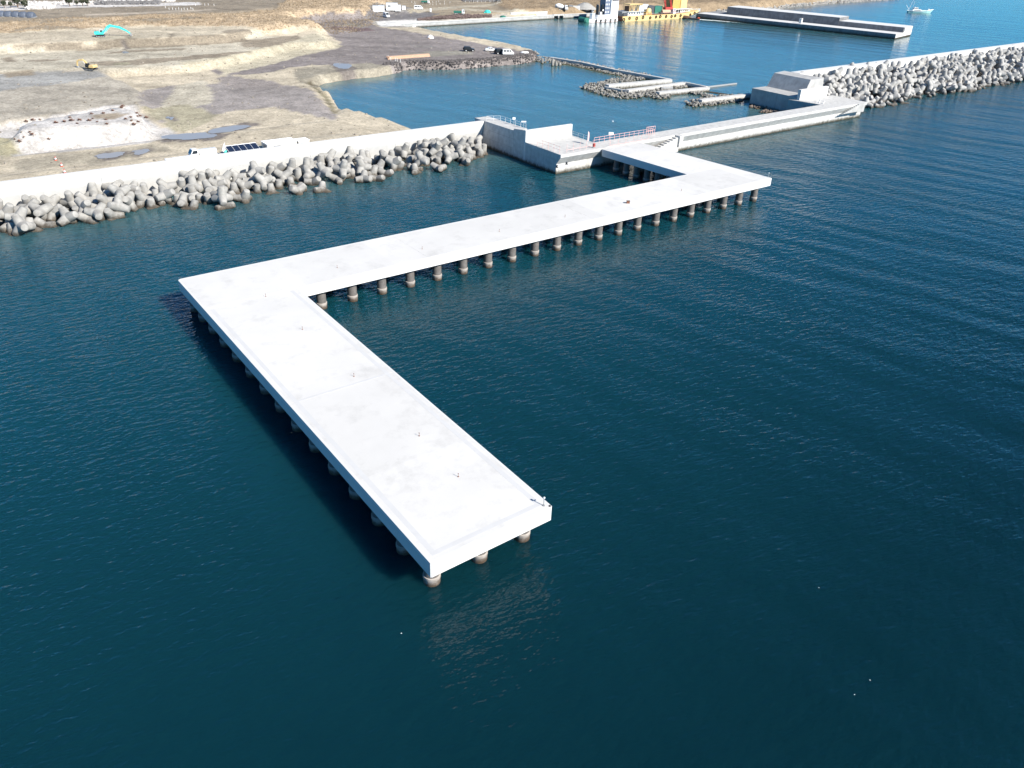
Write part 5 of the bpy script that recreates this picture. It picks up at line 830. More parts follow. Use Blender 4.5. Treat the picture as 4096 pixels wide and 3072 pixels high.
# ================================================================== EXCAVATORS
def arm_beam(t, name, pts, widths, thick, m):
    mb = MB(); top = []; bot = []
    P = [Vector((x,0,z)) for x, z in pts]
    for i, p in enumerate(P):
        d = (P[min(i+1,len(P)-1)]-P[max(i-1,0)]).normalized(); n = Vector((-d.z,0,d.x)); top.append(p+n*widths[i]/2); bot.append(p-n*widths[i]/2)
    for i in range(len(P)-1):
        q = [bot[i],bot[i+1],top[i+1],top[i]]; mb.extrude(q, (0,thick/2,0), (0,-thick/2,0))
    return mb.build(name, m, t)
def excavator(p, rz, slew, body_m, label, boom, bw, stick, sw_, cabm, S=1.0):
    t = empty('excavator', p, rz, label, 'excavator'); t.scale = (S,S,S)
    for s in (-1,1):
        mb = MB(); mb.extrude([Vector((x,0,z)) for x, z in ((-2.1,.35),(-1.8,.06),(1.8,.06),(2.1,.35),(2.15,.6),(1.85,.9),(-1.85,.9),(-2.15,.6))],(0,s*1.35+.3,0),(0,s*1.35-.3,0)); tr = mb.build('track', K['rubber'], t, bevel=.05)
        m2 = MB()
        for x in (-1.8,-1.1,-.4,.4,1.1,1.8): m2.lathe([(.05,-.33),(.26,-.33),(.26,.33),(.05,.33)],(x,s*1.35,.46 if abs(x)>1.5 else .3),(0,1,0),10)
        m2.build('roller', K['grey'], tr)
    MB().bb(-1.2,1.2,-1,1,.45,1.0).lathe([(.7,.95),(.7,1.15)],n=14).build('undercarriage', K['darkgrey'], t)
    h = MB(); h.extrude([Vector((x,0,z)) for x, z in ((-2.5,1.3),(-2.2,1.12),(1.5,1.12),(1.5,1.7),(-.2,1.95),(-.4,2.35),(-2.3,2.3),(-2.55,1.9))],(0,1.4,0),(0,-1.35,0)); hs = h.build('house', body_m, t, bevel=.08)
    MB().extrude([Vector((x,0,z)) for x, z in ((-.1,1.2),(1.65,1.2),(1.75,1.9),(1.35,2.95),(-.05,2.98))],(0,1.42,0),(0,.45,0)).build('cab', cabm, t, bevel=.05)
    m = MB(); m.extrude([Vector((x,0,z)) for x, z in ((.15,1.85),(1.45,1.9),(1.2,2.75),(.1,2.78))],(0,1.435,0),(0,.435,0)); m.build('cab_window', K['glass'], t)
    arm_beam(t, 'boom', boom, bw, .55, body_m); arm_beam(t, 'stick', stick, sw_, .42, body_m)
    e = stick[-1]; MB().extrude([Vector((e[0]+a,0,e[1]+b)) for a, b in ((-.35,.25),(.25,.35),(.55,-.2),(.35,-.75),(-.25,-.85),(-.65,-.35))],(0,.5,0),(0,-.5,0)).build('bucket', K['grey'], t, bevel=.04)
    b0 = Vector((boom[0][0]-.1,.0,boom[0][1]-.3)); k = len(boom)//2; MB().tube((boom[0][0]+.5,.35,boom[0][1]-.5),(boom[k][0]-.3,.35,boom[k][1]-.35),.09).tube((boom[0][0]+.5,-.35,boom[0][1]-.5),(boom[k][0]-.3,-.35,boom[k][1]-.35),.09).build('hydraulic_ram', K['galv'], t)
    MB().lathe([(.09,0),(.09,.5)],(-1.6,-.8,2.3),n=8).build('exhaust', K['darkgrey'], t)
    return t
pe = ground(300+880*.1175, 100+400*.1175, 7)
excavator(pe, HEAD+.45, 0, K['turq'], 'turquoise excavator with a long bent boom on the upper sand bench',
  [(1.0,1.7),(2.4,2.6),(3.9,4.2),(5.0,4.75),(7.0,4.3)], [.9,1.05,1.2,1.1,.75], [(6.5,4.4),(8.8,3.9),(11.5,2.4),(13.2,1.0)], [.85,1.0,.75,.4], K['galv'], .74)
pe = ground(300+560*.1175, 100+1535*.1175, 4.6)
excavator(pe, HEAD+math.pi-.25, 0, K['yellow'], 'yellow excavator with its black cab and folded boom at the edge of the grey ground',
  [(1.0,1.6),(2.2,3.2),(3.6,4.1),(5.2,3.9)], [.7,.8,.75,.55], [(5.0,4.0),(6.4,3.4),(6.9,2.0),(6.95,1.0)], [.6,.65,.55,.4], K['black'], .66)
# ================================================================== THINGS ON THE APRON
q0 = ground(1400+320*.463, 512*.463, 2.4); q1 = ground(1400+685*.463, 487*.463, 2.4); d = q1-q0; L_b = d.length
t = empty('timber_stack', (q0+q1)/2, math.atan2(d.y, d.x), 'long low stack of orange brown timber lying at the edge of the apron', 'timber stack')
for j in range(3):
    for i in range(3): MB().bb(-L_b/2+.2*((i*5+j)%3),L_b/2-.3*((i+j*2)%3),-.75+i*.5,-.31+i*.5,.02+j*.31,.31+j*.31).build('beam', K['timber'], t)
fp = None
for k, (x, y) in enumerate([(352,522),(392,528),(408,532),(436,538),(330,508)]):
    p = ground(1400+x*.463, y*.463, 2.4)
    if fp is None: fp = MB().tube((0,0,0),(0,0,1.1),.09,.08,8).lathe([(.13,.8),(.13,1.0)],n=8).build('marker_post', K['offwhite'], None, loc=p); o = fp
    else: o = dup(fp); o.location = p
    tag(o, 'short pale marker post in the row beside the timber stack', 'marker post', 'marker posts beside the timber stack')
p = ground(1400+695*.463, 330*.463, 2.4); t = empty('covered_pile', p, .5, 'small heap of materials under a white sheet near the quay side of the apron', 'covered pile'); MB().lathe([(1.5,0),(1.35,.5),(.8,1.05),(.2,1.3)], n=9).build('sheet', K['white'], t, smooth=True); MB().bb(-1.8,-1.2,-.4,.4,0,.35).build('pallet', K['timber'], t)
p = ground(1800+2065*.14467, 140+520*.14467, 2.0); t = empty('small_boat', p, HEAD, 'small upturned white boat on the stone edge right of the parked van', 'boat'); MB().lathe([(.02,-1.6),(.35,-1.3),(.55,-.2),(.5,.8),(.3,1.5),(.05,1.6)],(0,0,.35),(1,0,0),10).build('hull', K['white'], t, smooth=True); MB().bb(-1.5,1.5,-.03,.03,.82,.92).build('keel', K['offwhite'], t)
# site huts and lorries on the far embankment
zH = lambda x, y, h=4.6: ground(1460+x*.1808, y*.1808, h)
def container(p, rz, L, wd, h, label, roof=False):
    t = empty('site_container', p, rz, label, 'site container', 'white site containers on the far embankment')
    MB().bb(-L/2,L/2,-wd/2,wd/2,.1,h).build('wall', K['white'], t); MB().bb(-L/2-.05,L/2+.05,-wd/2-.05,wd/2+.05,h,h+.12).build('roof', K['galv'], t); MB().bb(-L*.15,L*.15,-wd/2-.02,-wd/2,.15,h*.8).build('door', K['offwhite'], t)
    if roof: MB().bb(-L*.38,-L*.12,-wd/2-.03,-wd/2-.0,h*.45,h*.75).build('window', K['grey'], t)
container(zH(235,268), HEAD+.1, 2.6, 2.4, 2.9, 'narrow white container, leftmost on the far embankment'); container(zH(362,262), HEAD+.1, 3.2, 2.4, 2.9, 'squarish white container standing against the leftmost container'); 
container(zH(600,232), HEAD+.1, 5.8, 2.6, 3.5, 'tallest white site cabin with a window on the far embankment', True); container(zH(730,250), HEAD+.1, 3.0, 2.4, 2.9, 'white container in front of the right end of the tallest cabin')
container(zH(860,222), HEAD+.1, 1.8, 1.4, 1.9, 'smallest white container, rightmost on the far embankment')
t = van(zH(478,388,2.8), HEAD-.9, K['white'], 'white van with its rear doors open at the foot of the far embankment', 3.6, 1.8, 2.3, True, 'vans on the far ground'); MB().bb(-1.9,-1.86,.9,1.7,.4,2.1).build('open_door', K['darkgrey'], t)
def lorry(p, rz, label, bedm, cabm, S=1.0, kind='tipper'):
    t = empty('lorry', p, rz, label, 'lorry'); t.scale = (S,S,S)
    MB().bb(-3.4,3.2,-.45,.45,.6,.95).build('chassis', K['darkgrey'], t)
    profile_body([(1.7,.6),(1.7,2.75),(2.0,2.85),(3.1,2.8),(3.45,1.7),(3.5,.6)], 2.3, cabm, t, 'cab')
    MB().box((3.42,0,2.2),(.05,2.0,.8),0,-.28).build('windscreen', K['glass'], t); side_panes(t, [[(2.3,1.8),(2.3,2.55),(3.0,2.5),(3.2,1.8)]], 2.3)
    if kind == 'tipper': MB().bb(-3.6,1.5,-1.2,1.2,1.0,1.1).bb(-3.6,1.5,-1.2,-1.1,1.1,2.0).bb(-3.6,1.5,1.1,1.2,1.1,2.0).bb(1.4,1.5,-1.1,1.1,1.1,2.2).build('bed', bedm, t)
    else:
        MB().lathe([(.35,-2.9),(.95,-2.3),(1.28,-1.2),(1.3,.2),(.9,1.7),(.55,2.2)],(-1.2,0,2.25),(1,0,-.16),16).build('drum', bedm, t, smooth=True); MB().tube((-3.9,0,3.0),(-4.1,0,1.4),.4,.22).build('chute', K['galv'], t); MB().bb(.9,1.5,-.9,.9,.95,2.2).bb(-3.7,-3.3,-.8,.8,.95,2.3).build('drum_stand', K['darkgrey'], t)
    wheels(t, (-2.6,-1.5,2.6), 1.02, .5, .3); return t
lorry(zH(2085,318,3.4), HEAD+.05, 'green tipper lorry with a white cab behind the heap of dark rock', K['green'], K['white'], .8)
lorry(ground(1850+1760*.226, 182*.226, 3.5), HEAD+.15, 'white concrete mixer lorry standing in open view left of the gravel stockpile', K['white'], K['white'], .95, 'mixer')
lorry(ground(2250+600*.1718, 295*.1718, 3.5), HEAD+.1, 'white concrete mixer lorry half hidden behind the white tug', K['white'], K['white'], .9, 'mixer')
lorry(zH(1340,78,5), HEAD, 'small green and white lorry on the farthest track', K['green'], K['white'], .7)
t = empty('gravel_stockpile', ground(2250+520*.1718, 190*.1718, 4)+Vector((0,0,-.4)), HEAD, 'wide pale gravel stockpile beside a concrete bay behind the mixer lorries', 'stockpile')
mb = MB().lathe([(7.5,0),(5.6,1.2),(3.2,2.5),(1.6,3.2),(.3,3.4)], n=22); mb.v = [(x+random.uniform(-.2,.2),y*.55+random.uniform(-.2,.2),z+random.uniform(-.15,.15)) for x,y,z in mb.v]; mb.build('gravel', K['gravel'], t, smooth=True)
MB().bb(-7.2,-3.2,-4.5,-4.2,-.5,1.9).build('bay_wall', K['wall'], t); MB().bb(-9.6,-7.4,-4.5,-2.6,-.5,2.0).build('feed_box', K['grey'], t)
# concrete shed frames in the quay wall and low quay wall
def line_wall(name, a, b, wd, z0, z1, m, label, cat):
    a = Vector(a); b = Vector(b); d = (b-a); d.z = 0; n = Vector((-d.y,d.x,0)).normalized()*wd; c = (a+b)/2; c.z = 0
    t = empty(name, c, 0, label, cat); a = a-c; b = b-c
    MB().prism([tuple(a[:2]),tuple(b[:2]),tuple((b+n)[:2]),tuple((a+n)[:2])], z0, z1).build('wall_bay', m, t); MB().prism([tuple((a-n*.15)[:2]),tuple((b-n*.15)[:2]),tuple((b+n*.6)[:2]),tuple((a+n*.6)[:2])], z1+.003, z1+.2).build('coping', K['fascia'], t); return t
line_wall('quay_wall', at(1560,116,0), at(2212,76,0), 1.6, -3, 1.9, K['dull'], 'long low pale quay wall along the far basin, left of the tug', 'quay wall')
t = line_wall('quay_wall', at(2256,74,0), at(2800,50,0), 1.6, -3, 2.0, K['dull'], 'quay wall behind the tug and the yellow barge', 'quay wall')
t = line_wall('quay_culvert', at(2213,76,0), at(2255,74,0), 1.6, 1.55, 2.1, K['quaywall'], 'small concrete culvert with two dark openings in the far quay wall', 'culvert')
a = at(2213,76,0)-t.location; b = at(2255,74,0)-t.location
for f in (.0,.5,.97):
    p = a+(b-a)*f; MB().bb(p.x-.3,p.x+.3,p.y-.2,p.y+1.3,-2,1.55).build('pier_wall', K['quaywall'], t)
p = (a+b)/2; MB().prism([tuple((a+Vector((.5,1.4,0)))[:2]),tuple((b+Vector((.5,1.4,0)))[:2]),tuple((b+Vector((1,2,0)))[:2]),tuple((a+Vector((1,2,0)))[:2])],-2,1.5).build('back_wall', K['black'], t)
line_wall('parapet', ground(1850+850*.226,255*.226,3), ground(1850+1500*.226,300*.226,3), .6, .5, 3.6, K['quaywall'], 'low white parapet wall on the ground behind the far quay', 'parapet wall')
t = tag(MB().bb(-2.2,2.2,-1,1,0,1.5).bb(-2.3,2.3,-1.1,1.1,1.5,1.6).build('concrete_block', K['wall'], None, loc=ground(1850+1550*.226, 318*.226, 2.8), rz=HEAD), 'bright concrete block at the right end of the low parapet wall', 'concrete block')
for k, (x, y, s, l) in enumerate(((715,335,1.5,'right of the dark rock heap on the quay'),(440,225,1.2,'on the ground behind the dark rock heap'))):
    o = MB().lathe([(1.5*s,0),(1.4*s,.5*s),(.9*s,1.0*s),(.2,1.15*s)], n=8).bb(-1.9*s,-1.2*s,-.3,.3,0,.3).build('net_heap', K['green'] if k == 0 else K['turq'], None, loc=ground(1850+x*.226, y*.226, 2.6)); tag(o, 'green heap of netting '+l, 'net heap')
# white stakes
fp = None
for (x, y) in [(1035,60),(1085,95),(1100,58),(1120,100),(1438,110),(1500,118),(1575,112),(1660,100),(1760,100),(1880,70),(1630,50),(1755,55),(1575,60),(1500,62)]+[(50+i*72,44-i*.8) for i in range(9)]:
    if x < 900: p = ground(1850+x*.226, y*.226, 5.5)
    else: p = zH(x, y, 5)
    if fp is None: fp = MB().tube((0,0,0),(0,0,.85),.08,.06,6).box((0,0,.75),(.16,.16,.2)).build('white_stake', K['white'], None, loc=p); o = fp
    else: o = dup(fp); o.location = p
    tag(o, 'white stake standing in the dry ground beyond the far basin', 'stake', 'white stakes beyond the basin')
fp = None
for (x, y) in [(1430,70),(1462,84),(1492,84),(1520,88),(1545,82),(1570,90),(1592,84),(1620,86),(1650,78),(1668,86),(1690,50),(1770,48),(1800,46),(1850,50)]:
    p = ground(x*.463, y*.463, 9)
    if fp is None: fp = MB().tube((0,0,0),(0,0,.8),.09,.07,6).box((0,0,.7),(.18,.18,.2)).build('white_stake', K['white'], None, loc=p); o = fp
    else: o = dup(fp); o.location = p
    tag(o, 'white stake along the track above the brush bank', 'stake', 'white stakes along the upper track')
p = zH(1455,282,4); t = empty('sign_stand', p, HEAD, 'lone pale upright board standing on the grey ground left of the rock heap', 'sign'); MB().bb(-.45,.45,-.05,.05,.4,2.2).build('board', K['white'], t); MB().tube((-.3,0,0),(-.3,0,.4),.05).tube((.3,0,0),(.3,0,.4),.05).build('leg', K['grey'], t)
# rubble, tarpaulin and trees of the far left edge
t = empty('tarpaulin_stack', ground(40, 66, 9), HEAD, 'long stack covered with dark blue grey tarpaulin at the far left', 'covered stack')
m = MB()
for i in range(7): m.lathe([(1.5,-1.35),(1.7,-.9),(1.75,.9),(1.5,1.35)],(-9+i*2.9,0,.25),(1,.05,0),9)
m.build('tarpaulin', paint('tarpaulin', (.10,.12,.16), .6, .3), t, smooth=True); MB().bb(-10.5,10,-1.6,1.6,-.3,.25).build('pallet', K['grey'], t)
tr0 = None
def tree(p, s, label):
    t = empty('roadside_tree', p, random.uniform(0,6), label, 'tree', 'dark trees by the far road'); 
    MB().tube((0,0,-.2),(.1,0,1.6*s),.18*s,.09*s,7).tube((.1,0,1.2*s),(.8*s,.3,2.1*s),.07*s,.03).tube((.1,0,1.1*s),(-.7*s,-.3,2.0*s),.07*s,.03).build('trunk', K['brownhull'], t)
    mb = MB()
    for _ in range(150):
        d = Vector((random.gauss(0,1),random.gauss(0,1),random.gauss(0,.8))).normalized()*random.uniform(.35,1)**.6; c = Vector((d.x*1.25*s,d.y*1.25*s,2.0*s+d.z*1.1*s)); a = Vector((random.gauss(0,1),random.gauss(0,1),random.gauss(0,1))).normalized()*.3*s; b = d.cross(a).normalized()*.22*s
        mb.add([c-a,c-b,c+a,c+b],[(0,1,2,3)])
    mb.build('crown', LEAF, t)
LEAF = mat('dark_foliage', (.06,.07,.045), .9, .5, .6, .1)
for k, (x, y, s, l) in enumerate([(280,26,1.2,'leftmost of the row of four'),(309,24,.8,'second of the row of four'),(331,24,1.0,'third of the row of four'),(351,24,.9,'rightmost of the row of four'),(18,32,1.0,'at the far left edge of the road'),(72,30,1.3,'near the dark tarpaulin stack'),(104,36,1.2,'beside the pale rubble heap'),(45,31,.8,'small one close to the left edge')]):
    tree(ground(x, y, 9), s, 'dark bushy tree by the far road, '+l)
it = []
for _ in range(420):
    px = random.uniform(110,210); p = ground(px, random.uniform(24,38)-.02*(px-110), 9); it.append((p.x,p.y,p.z+.2,random.uniform(.4,1.3)))
for _ in range(500):
    px = random.uniform(0,700); p = ground(px, 6+random.uniform(-5,5)-.004*px+8*(px<400), 9); it.append((p.x,p.y,p.z+.1,random.uniform(.3,1.0)))
stones('white_rubble', it, mat('white_rubble', (.52,.50,.48), .9, .4, .8, .2))
it = []
for _ in range(500):
    px = random.uniform(380,640); p = ground(px, random.uniform(9,20)-.01*(px-380), 9); it.append((p.x,p.y,p.z+.2,random.uniform(.4,1.0)))
for _ in range(300):
    px = random.uniform(1850,2000); p = ground(px, random.uniform(-2,7), 6); it.append((p.x,p.y,p.z+.2,random.uniform(.4,1.1)))
stones('grey_rubble', it, mat('grey_rubble', (.17,.165,.165), .9, .4, .8, .2))
# ================================================================== FAR PIER
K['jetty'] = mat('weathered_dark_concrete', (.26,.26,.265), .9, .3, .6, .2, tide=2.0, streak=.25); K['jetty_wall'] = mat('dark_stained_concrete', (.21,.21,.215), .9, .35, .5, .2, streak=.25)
def V2(x, y, z): return Vector((x, y, z))
a = at(2786,53,2.5); b = at(3584,137,2.5); c = at(3651,123,2.5); ax = (b-a); ax.z = 0; LN = ax.length; ax.normalize(); nn = Vector((-ax.y,ax.x,0)); WD = (c-b).dot(nn)
fpier = empty('far_jetty', (a.x,a.y,0), math.atan2(ax.y,ax.x), 'long narrow concrete jetty with a dark shaded inner wall, far right behind the barge', 'jetty')
s_ = 1 if WD > 0 else -1; WD = abs(WD)
def fb(x0,x1,y0,y1,z0,z1,name,m): return MB().bb(x0,x1,min(s_*y0,s_*y1),max(s_*y0,s_*y1),z0,z1).build(name,m,fpier)
n = 6
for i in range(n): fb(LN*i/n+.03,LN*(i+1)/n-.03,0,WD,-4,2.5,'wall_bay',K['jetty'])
fb(.1,LN-.1,.1,WD*.40,2.5,2.56,'deck_slab',K['fascia']); MB().bb(LN-.02,LN+.06,min(s_*.1,s_*WD),max(s_*.1,s_*WD),.7,2.5).bb(LN-.28,LN+.05,min(s_*WD*.5,s_*(WD-.2)),max(s_*WD*.5,s_*(WD-.2)),2.5,4.88).build('sunlit_end_plate',K['fascia'],fpier)  # paler end plate paints in the sunlit end of the dark jetty
k1 = .115*LN; k2 = .70*LN
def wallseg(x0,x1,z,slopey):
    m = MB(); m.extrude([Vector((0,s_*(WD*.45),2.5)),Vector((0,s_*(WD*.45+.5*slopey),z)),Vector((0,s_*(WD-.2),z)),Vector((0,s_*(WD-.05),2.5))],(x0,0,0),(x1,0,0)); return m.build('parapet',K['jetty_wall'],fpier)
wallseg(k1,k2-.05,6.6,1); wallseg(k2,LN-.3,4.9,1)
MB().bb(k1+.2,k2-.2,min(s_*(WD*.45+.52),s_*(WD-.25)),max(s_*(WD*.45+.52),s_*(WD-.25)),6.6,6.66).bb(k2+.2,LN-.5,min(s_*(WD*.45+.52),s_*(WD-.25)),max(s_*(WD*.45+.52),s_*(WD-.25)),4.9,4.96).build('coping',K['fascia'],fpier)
bx = LN*.545; MB().bb(bx-.7,bx+.7,min(s_*2.4,s_*4.0),max(s_*2.4,s_*4.0),2.6,5.2).build('hut',K['offwhite'],fpier)
# ================================================================== YELLOW BARGE
OX, OY = 314.3, 245.0
bg = empty('work_barge', (OX,OY,0), .012, 'long yellow work barge with black tyre fenders, a rusty end and a tall yellow hopper', 'barge')
def bbx(x0,x1,y0,y1,z0,z1,name,m,bev=0): return MB().bb(x0,x1,y0,y1,z0,z1).build(name,m,bg,bevel=bev)
m = MB(); m.extrude([Vector((0.05,0,-1)),Vector((46,0,-1)),Vector((56,0,.9)),Vector((63.5,0,3.0)),Vector((64,0,3.9)),Vector((56,0,3.0)),Vector((44,0,2.55)),Vector((.05,0,2.5))],(0,10,0),(0,0,0)); m.build('hull',K['yellow'],bg)
bbx(0,.04,.1,9.9,-.8,2.45,'end_plate',K['rust']); MB().add([(.1,.25,2.53),(44,.25,2.58),(56,.25,3.03),(56,9.7,3.03),(44,9.7,2.58),(.1,9.7,2.53)],[(0,1,2,3,4,5)]).build('deck',K['rust'],bg)
tz = [(1.0,.9,.75),(5.4,1.5,.6),(11.2,1.25,.75),(16.2,1.6,.68),(22.2,1.2,.6),(27,1.5,.58),(30.5,1.6,.68),(35.5,1.5,.62),(40.2,1.35,.62),(43.3,1.6,.58),(48,1.6,.58),(56.5,1.75,.55),(60.2,2.5,.6)]
for x, z, r in tz:
    m = MB(); m.torus((0,0,0),(0,1,0),r,.26,16,7); m.build('tyre_fender',K['rubber'],bg,loc=(x,-.2,z),smooth=True)
for z in (.4,.5): pass
bbx(5.2,15.8,1.4,8,2.5,4.6,'deckhouse',K['white']); bbx(4.2,18.5,.7,8.6,4.6,4.78,'roof',K['galv'])
for x in (6,8,10,12.4,14): bbx(x,x+1.0,1.36,1.4,3.3,4.1,'window',K['glass'])
m = MB()
for x in (6.5,9.8,13.1,16.4):
    m.tube((x,1.6,4.78),(x,1.6,8.2),.14,n=6).tube((x,6.5,4.78),(x,6.5,8.2),.14,n=6)
for x in (6.5,9.8,13.1): m.tube((x,1.6,4.8),(x+1.65,1.6,8.1),.1,n=5).tube((x+1.65,1.6,8.1),(x+3.3,1.6,4.8),.1,n=5)
m.bb(6.3,16.6,1.5,1.7,8.0,8.2).bb(6.3,16.6,6.4,6.6,8.0,8.2).bb(6.3,16.6,1.5,1.7,4.8,4.95).bb(6.4,6.6,1.6,6.5,8.0,8.2).bb(16.3,16.5,1.6,6.5,8.0,8.2).bb(9.7,9.9,1.6,6.5,8.0,8.2).bb(13.0,13.2,1.6,6.5,8.0,8.2).build('lattice_frame',K['yellow'],bg); bbx(6.1,16.8,1.2,6.9,8.2,8.5,'frame_top',K['yellow']); bbx(14.0,16.6,1.3,4.5,4.8,7.6,'upper_cabin',K['offwhite']); bbx(6.2,8.4,2.2,5.5,4.8,7.3,'machinery',K['brownhull'])
MB().tube((9.2,3,8.5),(9.2,3,14.5),.14,.07,8).build('mast',K['yellow'],bg)
MB().bb(16.8,18.4,2,5,2.5,6.2).build('ventilator',K['offwhite'],bg)
m = MB(); m.lathe([(.4,-1.9),(1.2,-1.2),(1.75,0),(1.5,1.2),(.8,2.0)],(22.6,2.6,4.2),(.8,0,.5),14); m.build('mixing_drum',K['yellow'],bg,smooth=True); MB().bb(20.2,21.2,1.6,3.6,2.5,4.0).bb(24.0,24.8,1.6,3.6,2.5,3.8).bb(20,25.2,1.5,3.7,2.55,2.8).build('drum_stand',K['ochre'],bg)
m = MB(); m.lathe([(.3,-3.6),(.95,-3.3),(1.0,3.3),(.3,3.6)],(37.5,2.5,3.75),(1,0,0),14); m.build('tank',K['timber'],bg,smooth=True); MB().bb(34.8,35.4,1.7,3.3,2.5,3.2).bb(39.6,40.2,1.7,3.3,2.5,3.2).build('tank_saddle',K['rubber'],bg)
bbx(42.8,45.2,1.4,3.6,2.55,5.2,'control_cabin',K['white']); bbx(42.9,45.1,1.37,1.4,3.2,3.8,'red_panel',K['red']); bbx(43.2,44.8,1.37,1.4,4.2,4.9,'cabin_window',K['glass'])
m = MB()
for (p, q) in (((33.2,3,14),(37.2,3,6.4)),((35.6,3,14),(37.6,3,6.4)),((38.6,3,14),(42.3,3,5.4)),((40.0,3,14),(42.9,3,5.4))):
    m.tube(p,q,.22,n=6)
for f in (0,.2,.4,.6,.8):
    pa=Vector((33.2,3,14)).lerp(Vector((37.2,3,6.4)),f); pb=Vector((35.6,3,14)).lerp(Vector((37.6,3,6.4)),f+.1); m.tube(pa,pb,.12,n=5)
    pa=Vector((38.6,3,14)).lerp(Vector((42.3,3,5.4)),f); pb=Vector((40,3,14)).lerp(Vector((42.9,3,5.4)),f+.1); m.tube(pa,pb,.12,n=5)
m.build('crane_leg',K['red'],bg); bbx(36.8,43.2,2.2,4.4,4.9,6.0,'crane_base',K['red'])
m = MB(); m.bb(43.4,50.2,3,9.5,5.0,16); m.build('hopper_shaded_side',K['ochre'],bg); bbx(50.22,55.6,2.8,9.4,5.0,16,'hopper',K['yellow']); bbx(50.0,51.6,2.6,2.98,5.0,12,'hopper_rib',K['yellow']); bbx(47.0,57.0,2.4,9.6,4.75,5.0,'hopper_floor',K['galv'])  # ochre left part paints in the shade on that side of the hopper
bbx(46.4,59.2,2.9,9,2.6,4.6,'wheelhouse',K['white']); bbx(45.8,60.2,2.2,9.3,4.6,4.74,'wheelhouse_roof',K['offwhite'])
for x in (46.9,49.0): bbx(x,x+1.7,2.86,2.9,2.9,4.3,'door',K['black'])
for x in (51.4,53.2,55.0,56.8): bbx(x,x+1.0,2.86,2.9,3.3,4.1,'wheelhouse_window',K['glass'])
m = MB()
for i in range(9): m.tube((52+i*1.4,.35,2.9+max(0,i-3)*.18),(52+i*1.4,.35,4.4+max(0,i-3)*.2),.12,n=6)
m.build('bollard_row',K['yellow'],bg)
m = MB()
for i in range(40): m.tube((.3+i*1.25,.2,2.5),(.3+i*1.25,.2,3.4),.04,n=4)
m.tube((.3,.2,3.4),(48,.2,3.5),.04,n=4).build('handrail',K['galv'],bg)
bbx(-.0+.6,4.2,1.2,7.5,2.5,4.9,'winch_house',K['grey']); m = MB(); [m.lathe([(.9,-1.6),(.9,1.6)],(1.5+i*1.6,1.6,3.4),(0,1,0),12) for i in range(2)]; m.build('winch_drum',K['darkgrey'],bg,smooth=True)
bbx(18.2,20.0,4,8,2.55,6.4,'plant_container',K['darkgrey']); bbx(25.5,31,5,9,2.6,6.8,'plant_container',K['darkgrey']); MB().bb(21,26,6,9,5.0,7.6).build('silver_duct',K['galv'],bg); MB().bb(30.4,36.6,4.6,8,2.6,6.6).build('green_generator',K['green'],bg)
# ================================================================== WHITE PUSHER TUG
tg = empty('pusher_tug', (OX-2.3,250,0), .01, 'white pusher tug with a very tall white wheelhouse tower and two black funnels', 'tug')
tw = lambda x0,x1,y0,y1,z0,z1,name,m,bev=0: MB().bb(x0,x1,y0,y1,z0,z1).build(name,m,tg,bevel=bev)
m = MB(); P = [(-21.5,-2.4),(-19.5,-3.4),(0,-3.6),(0,3.6),(-19.5,3.4),(-21.5,2.4)]; m.prism(P,-1,1.55); m.build('hull',K['white'],tg); MB().prism([(x*1.002,y*1.01) for x,y in P],-1,.12).build('boot_top',K['rust'],tg)
m = MB(); m.lathe([(.9,-3.3),(1.55,-2.6),(1.6,2.6),(.9,3.3)],(-22.9,0,1.0),(0,1,0),12); m.bb(-22.8,-20.8,-2.7,2.7,-.4,2.2); m.build('bow_fender',K['green'],tg,smooth=False)
for x in (-16.4,-13,-9.4,-5.6,-2.0):
    m = MB(); m.torus((0,0,0),(0,1,0),.52,.22,14,6); m.build('tyre_fender',K['rubber'],tg,loc=(x,-3.75,.9),smooth=True)
tw(-14.5,-3.8,-2.6,2.6,1.55,3.5,'deckhouse',K['white']); tw(-5.0,.6,-2.6,2.4,1.55,13.4,'wheelhouse_tower',K['white'],.12); tw(-4.6,.4,-2.64,-2.6,10.4,12.0,'tower_window',K['glass'])
tw(-9.0,-5.1,-2.0,2.4,3.5,12.6,'accommodation_block',K['navy'])
for z in (4.4,6.3,8.2,10.2):
    for x in (-8.7,-7.6,-6.4): tw(x,x+.5,-2.03,-2.0,z,z+.9,'porthole_panel',K['offwhite'])
for x in (-13.4,-9.9):
    f = MB().lathe([(.75,0),(.85,.3),(.85,4.4),(.65,5.2)],(x,-.6,3.4),n=12).build('funnel',K['black'],tg,smooth=True)
MB().lathe([(.05,-.03),(.5,-.03),(.5,.03),(.05,.03)],(-9.9,-1.5,5.8),(0,-1,0),12).build('funnel_disc',K['white'],tg)
tw(-17.2,-15.9,-1.2,1.2,1.55,4.2,'deck_locker',K['white']); MB().tube((-16.5,0,4.2),(-16.5,0,6.2),.1,n=6).build('mast',K['galv'],tg); tw(-12.4,-11.2,-2.2,-.8,3.5,5.0,'ventilator',K['white'])
m = MB()
for i in range(12): m.tube((-21+i*.6,-3.1,1.55),(-21+i*.6,-3.1,2.4),.04,n=4)
m.tube((-21,-3.1,2.4),(-14.4,-3.3,2.4),.04,n=4).build('handrail',K['galv'],tg)
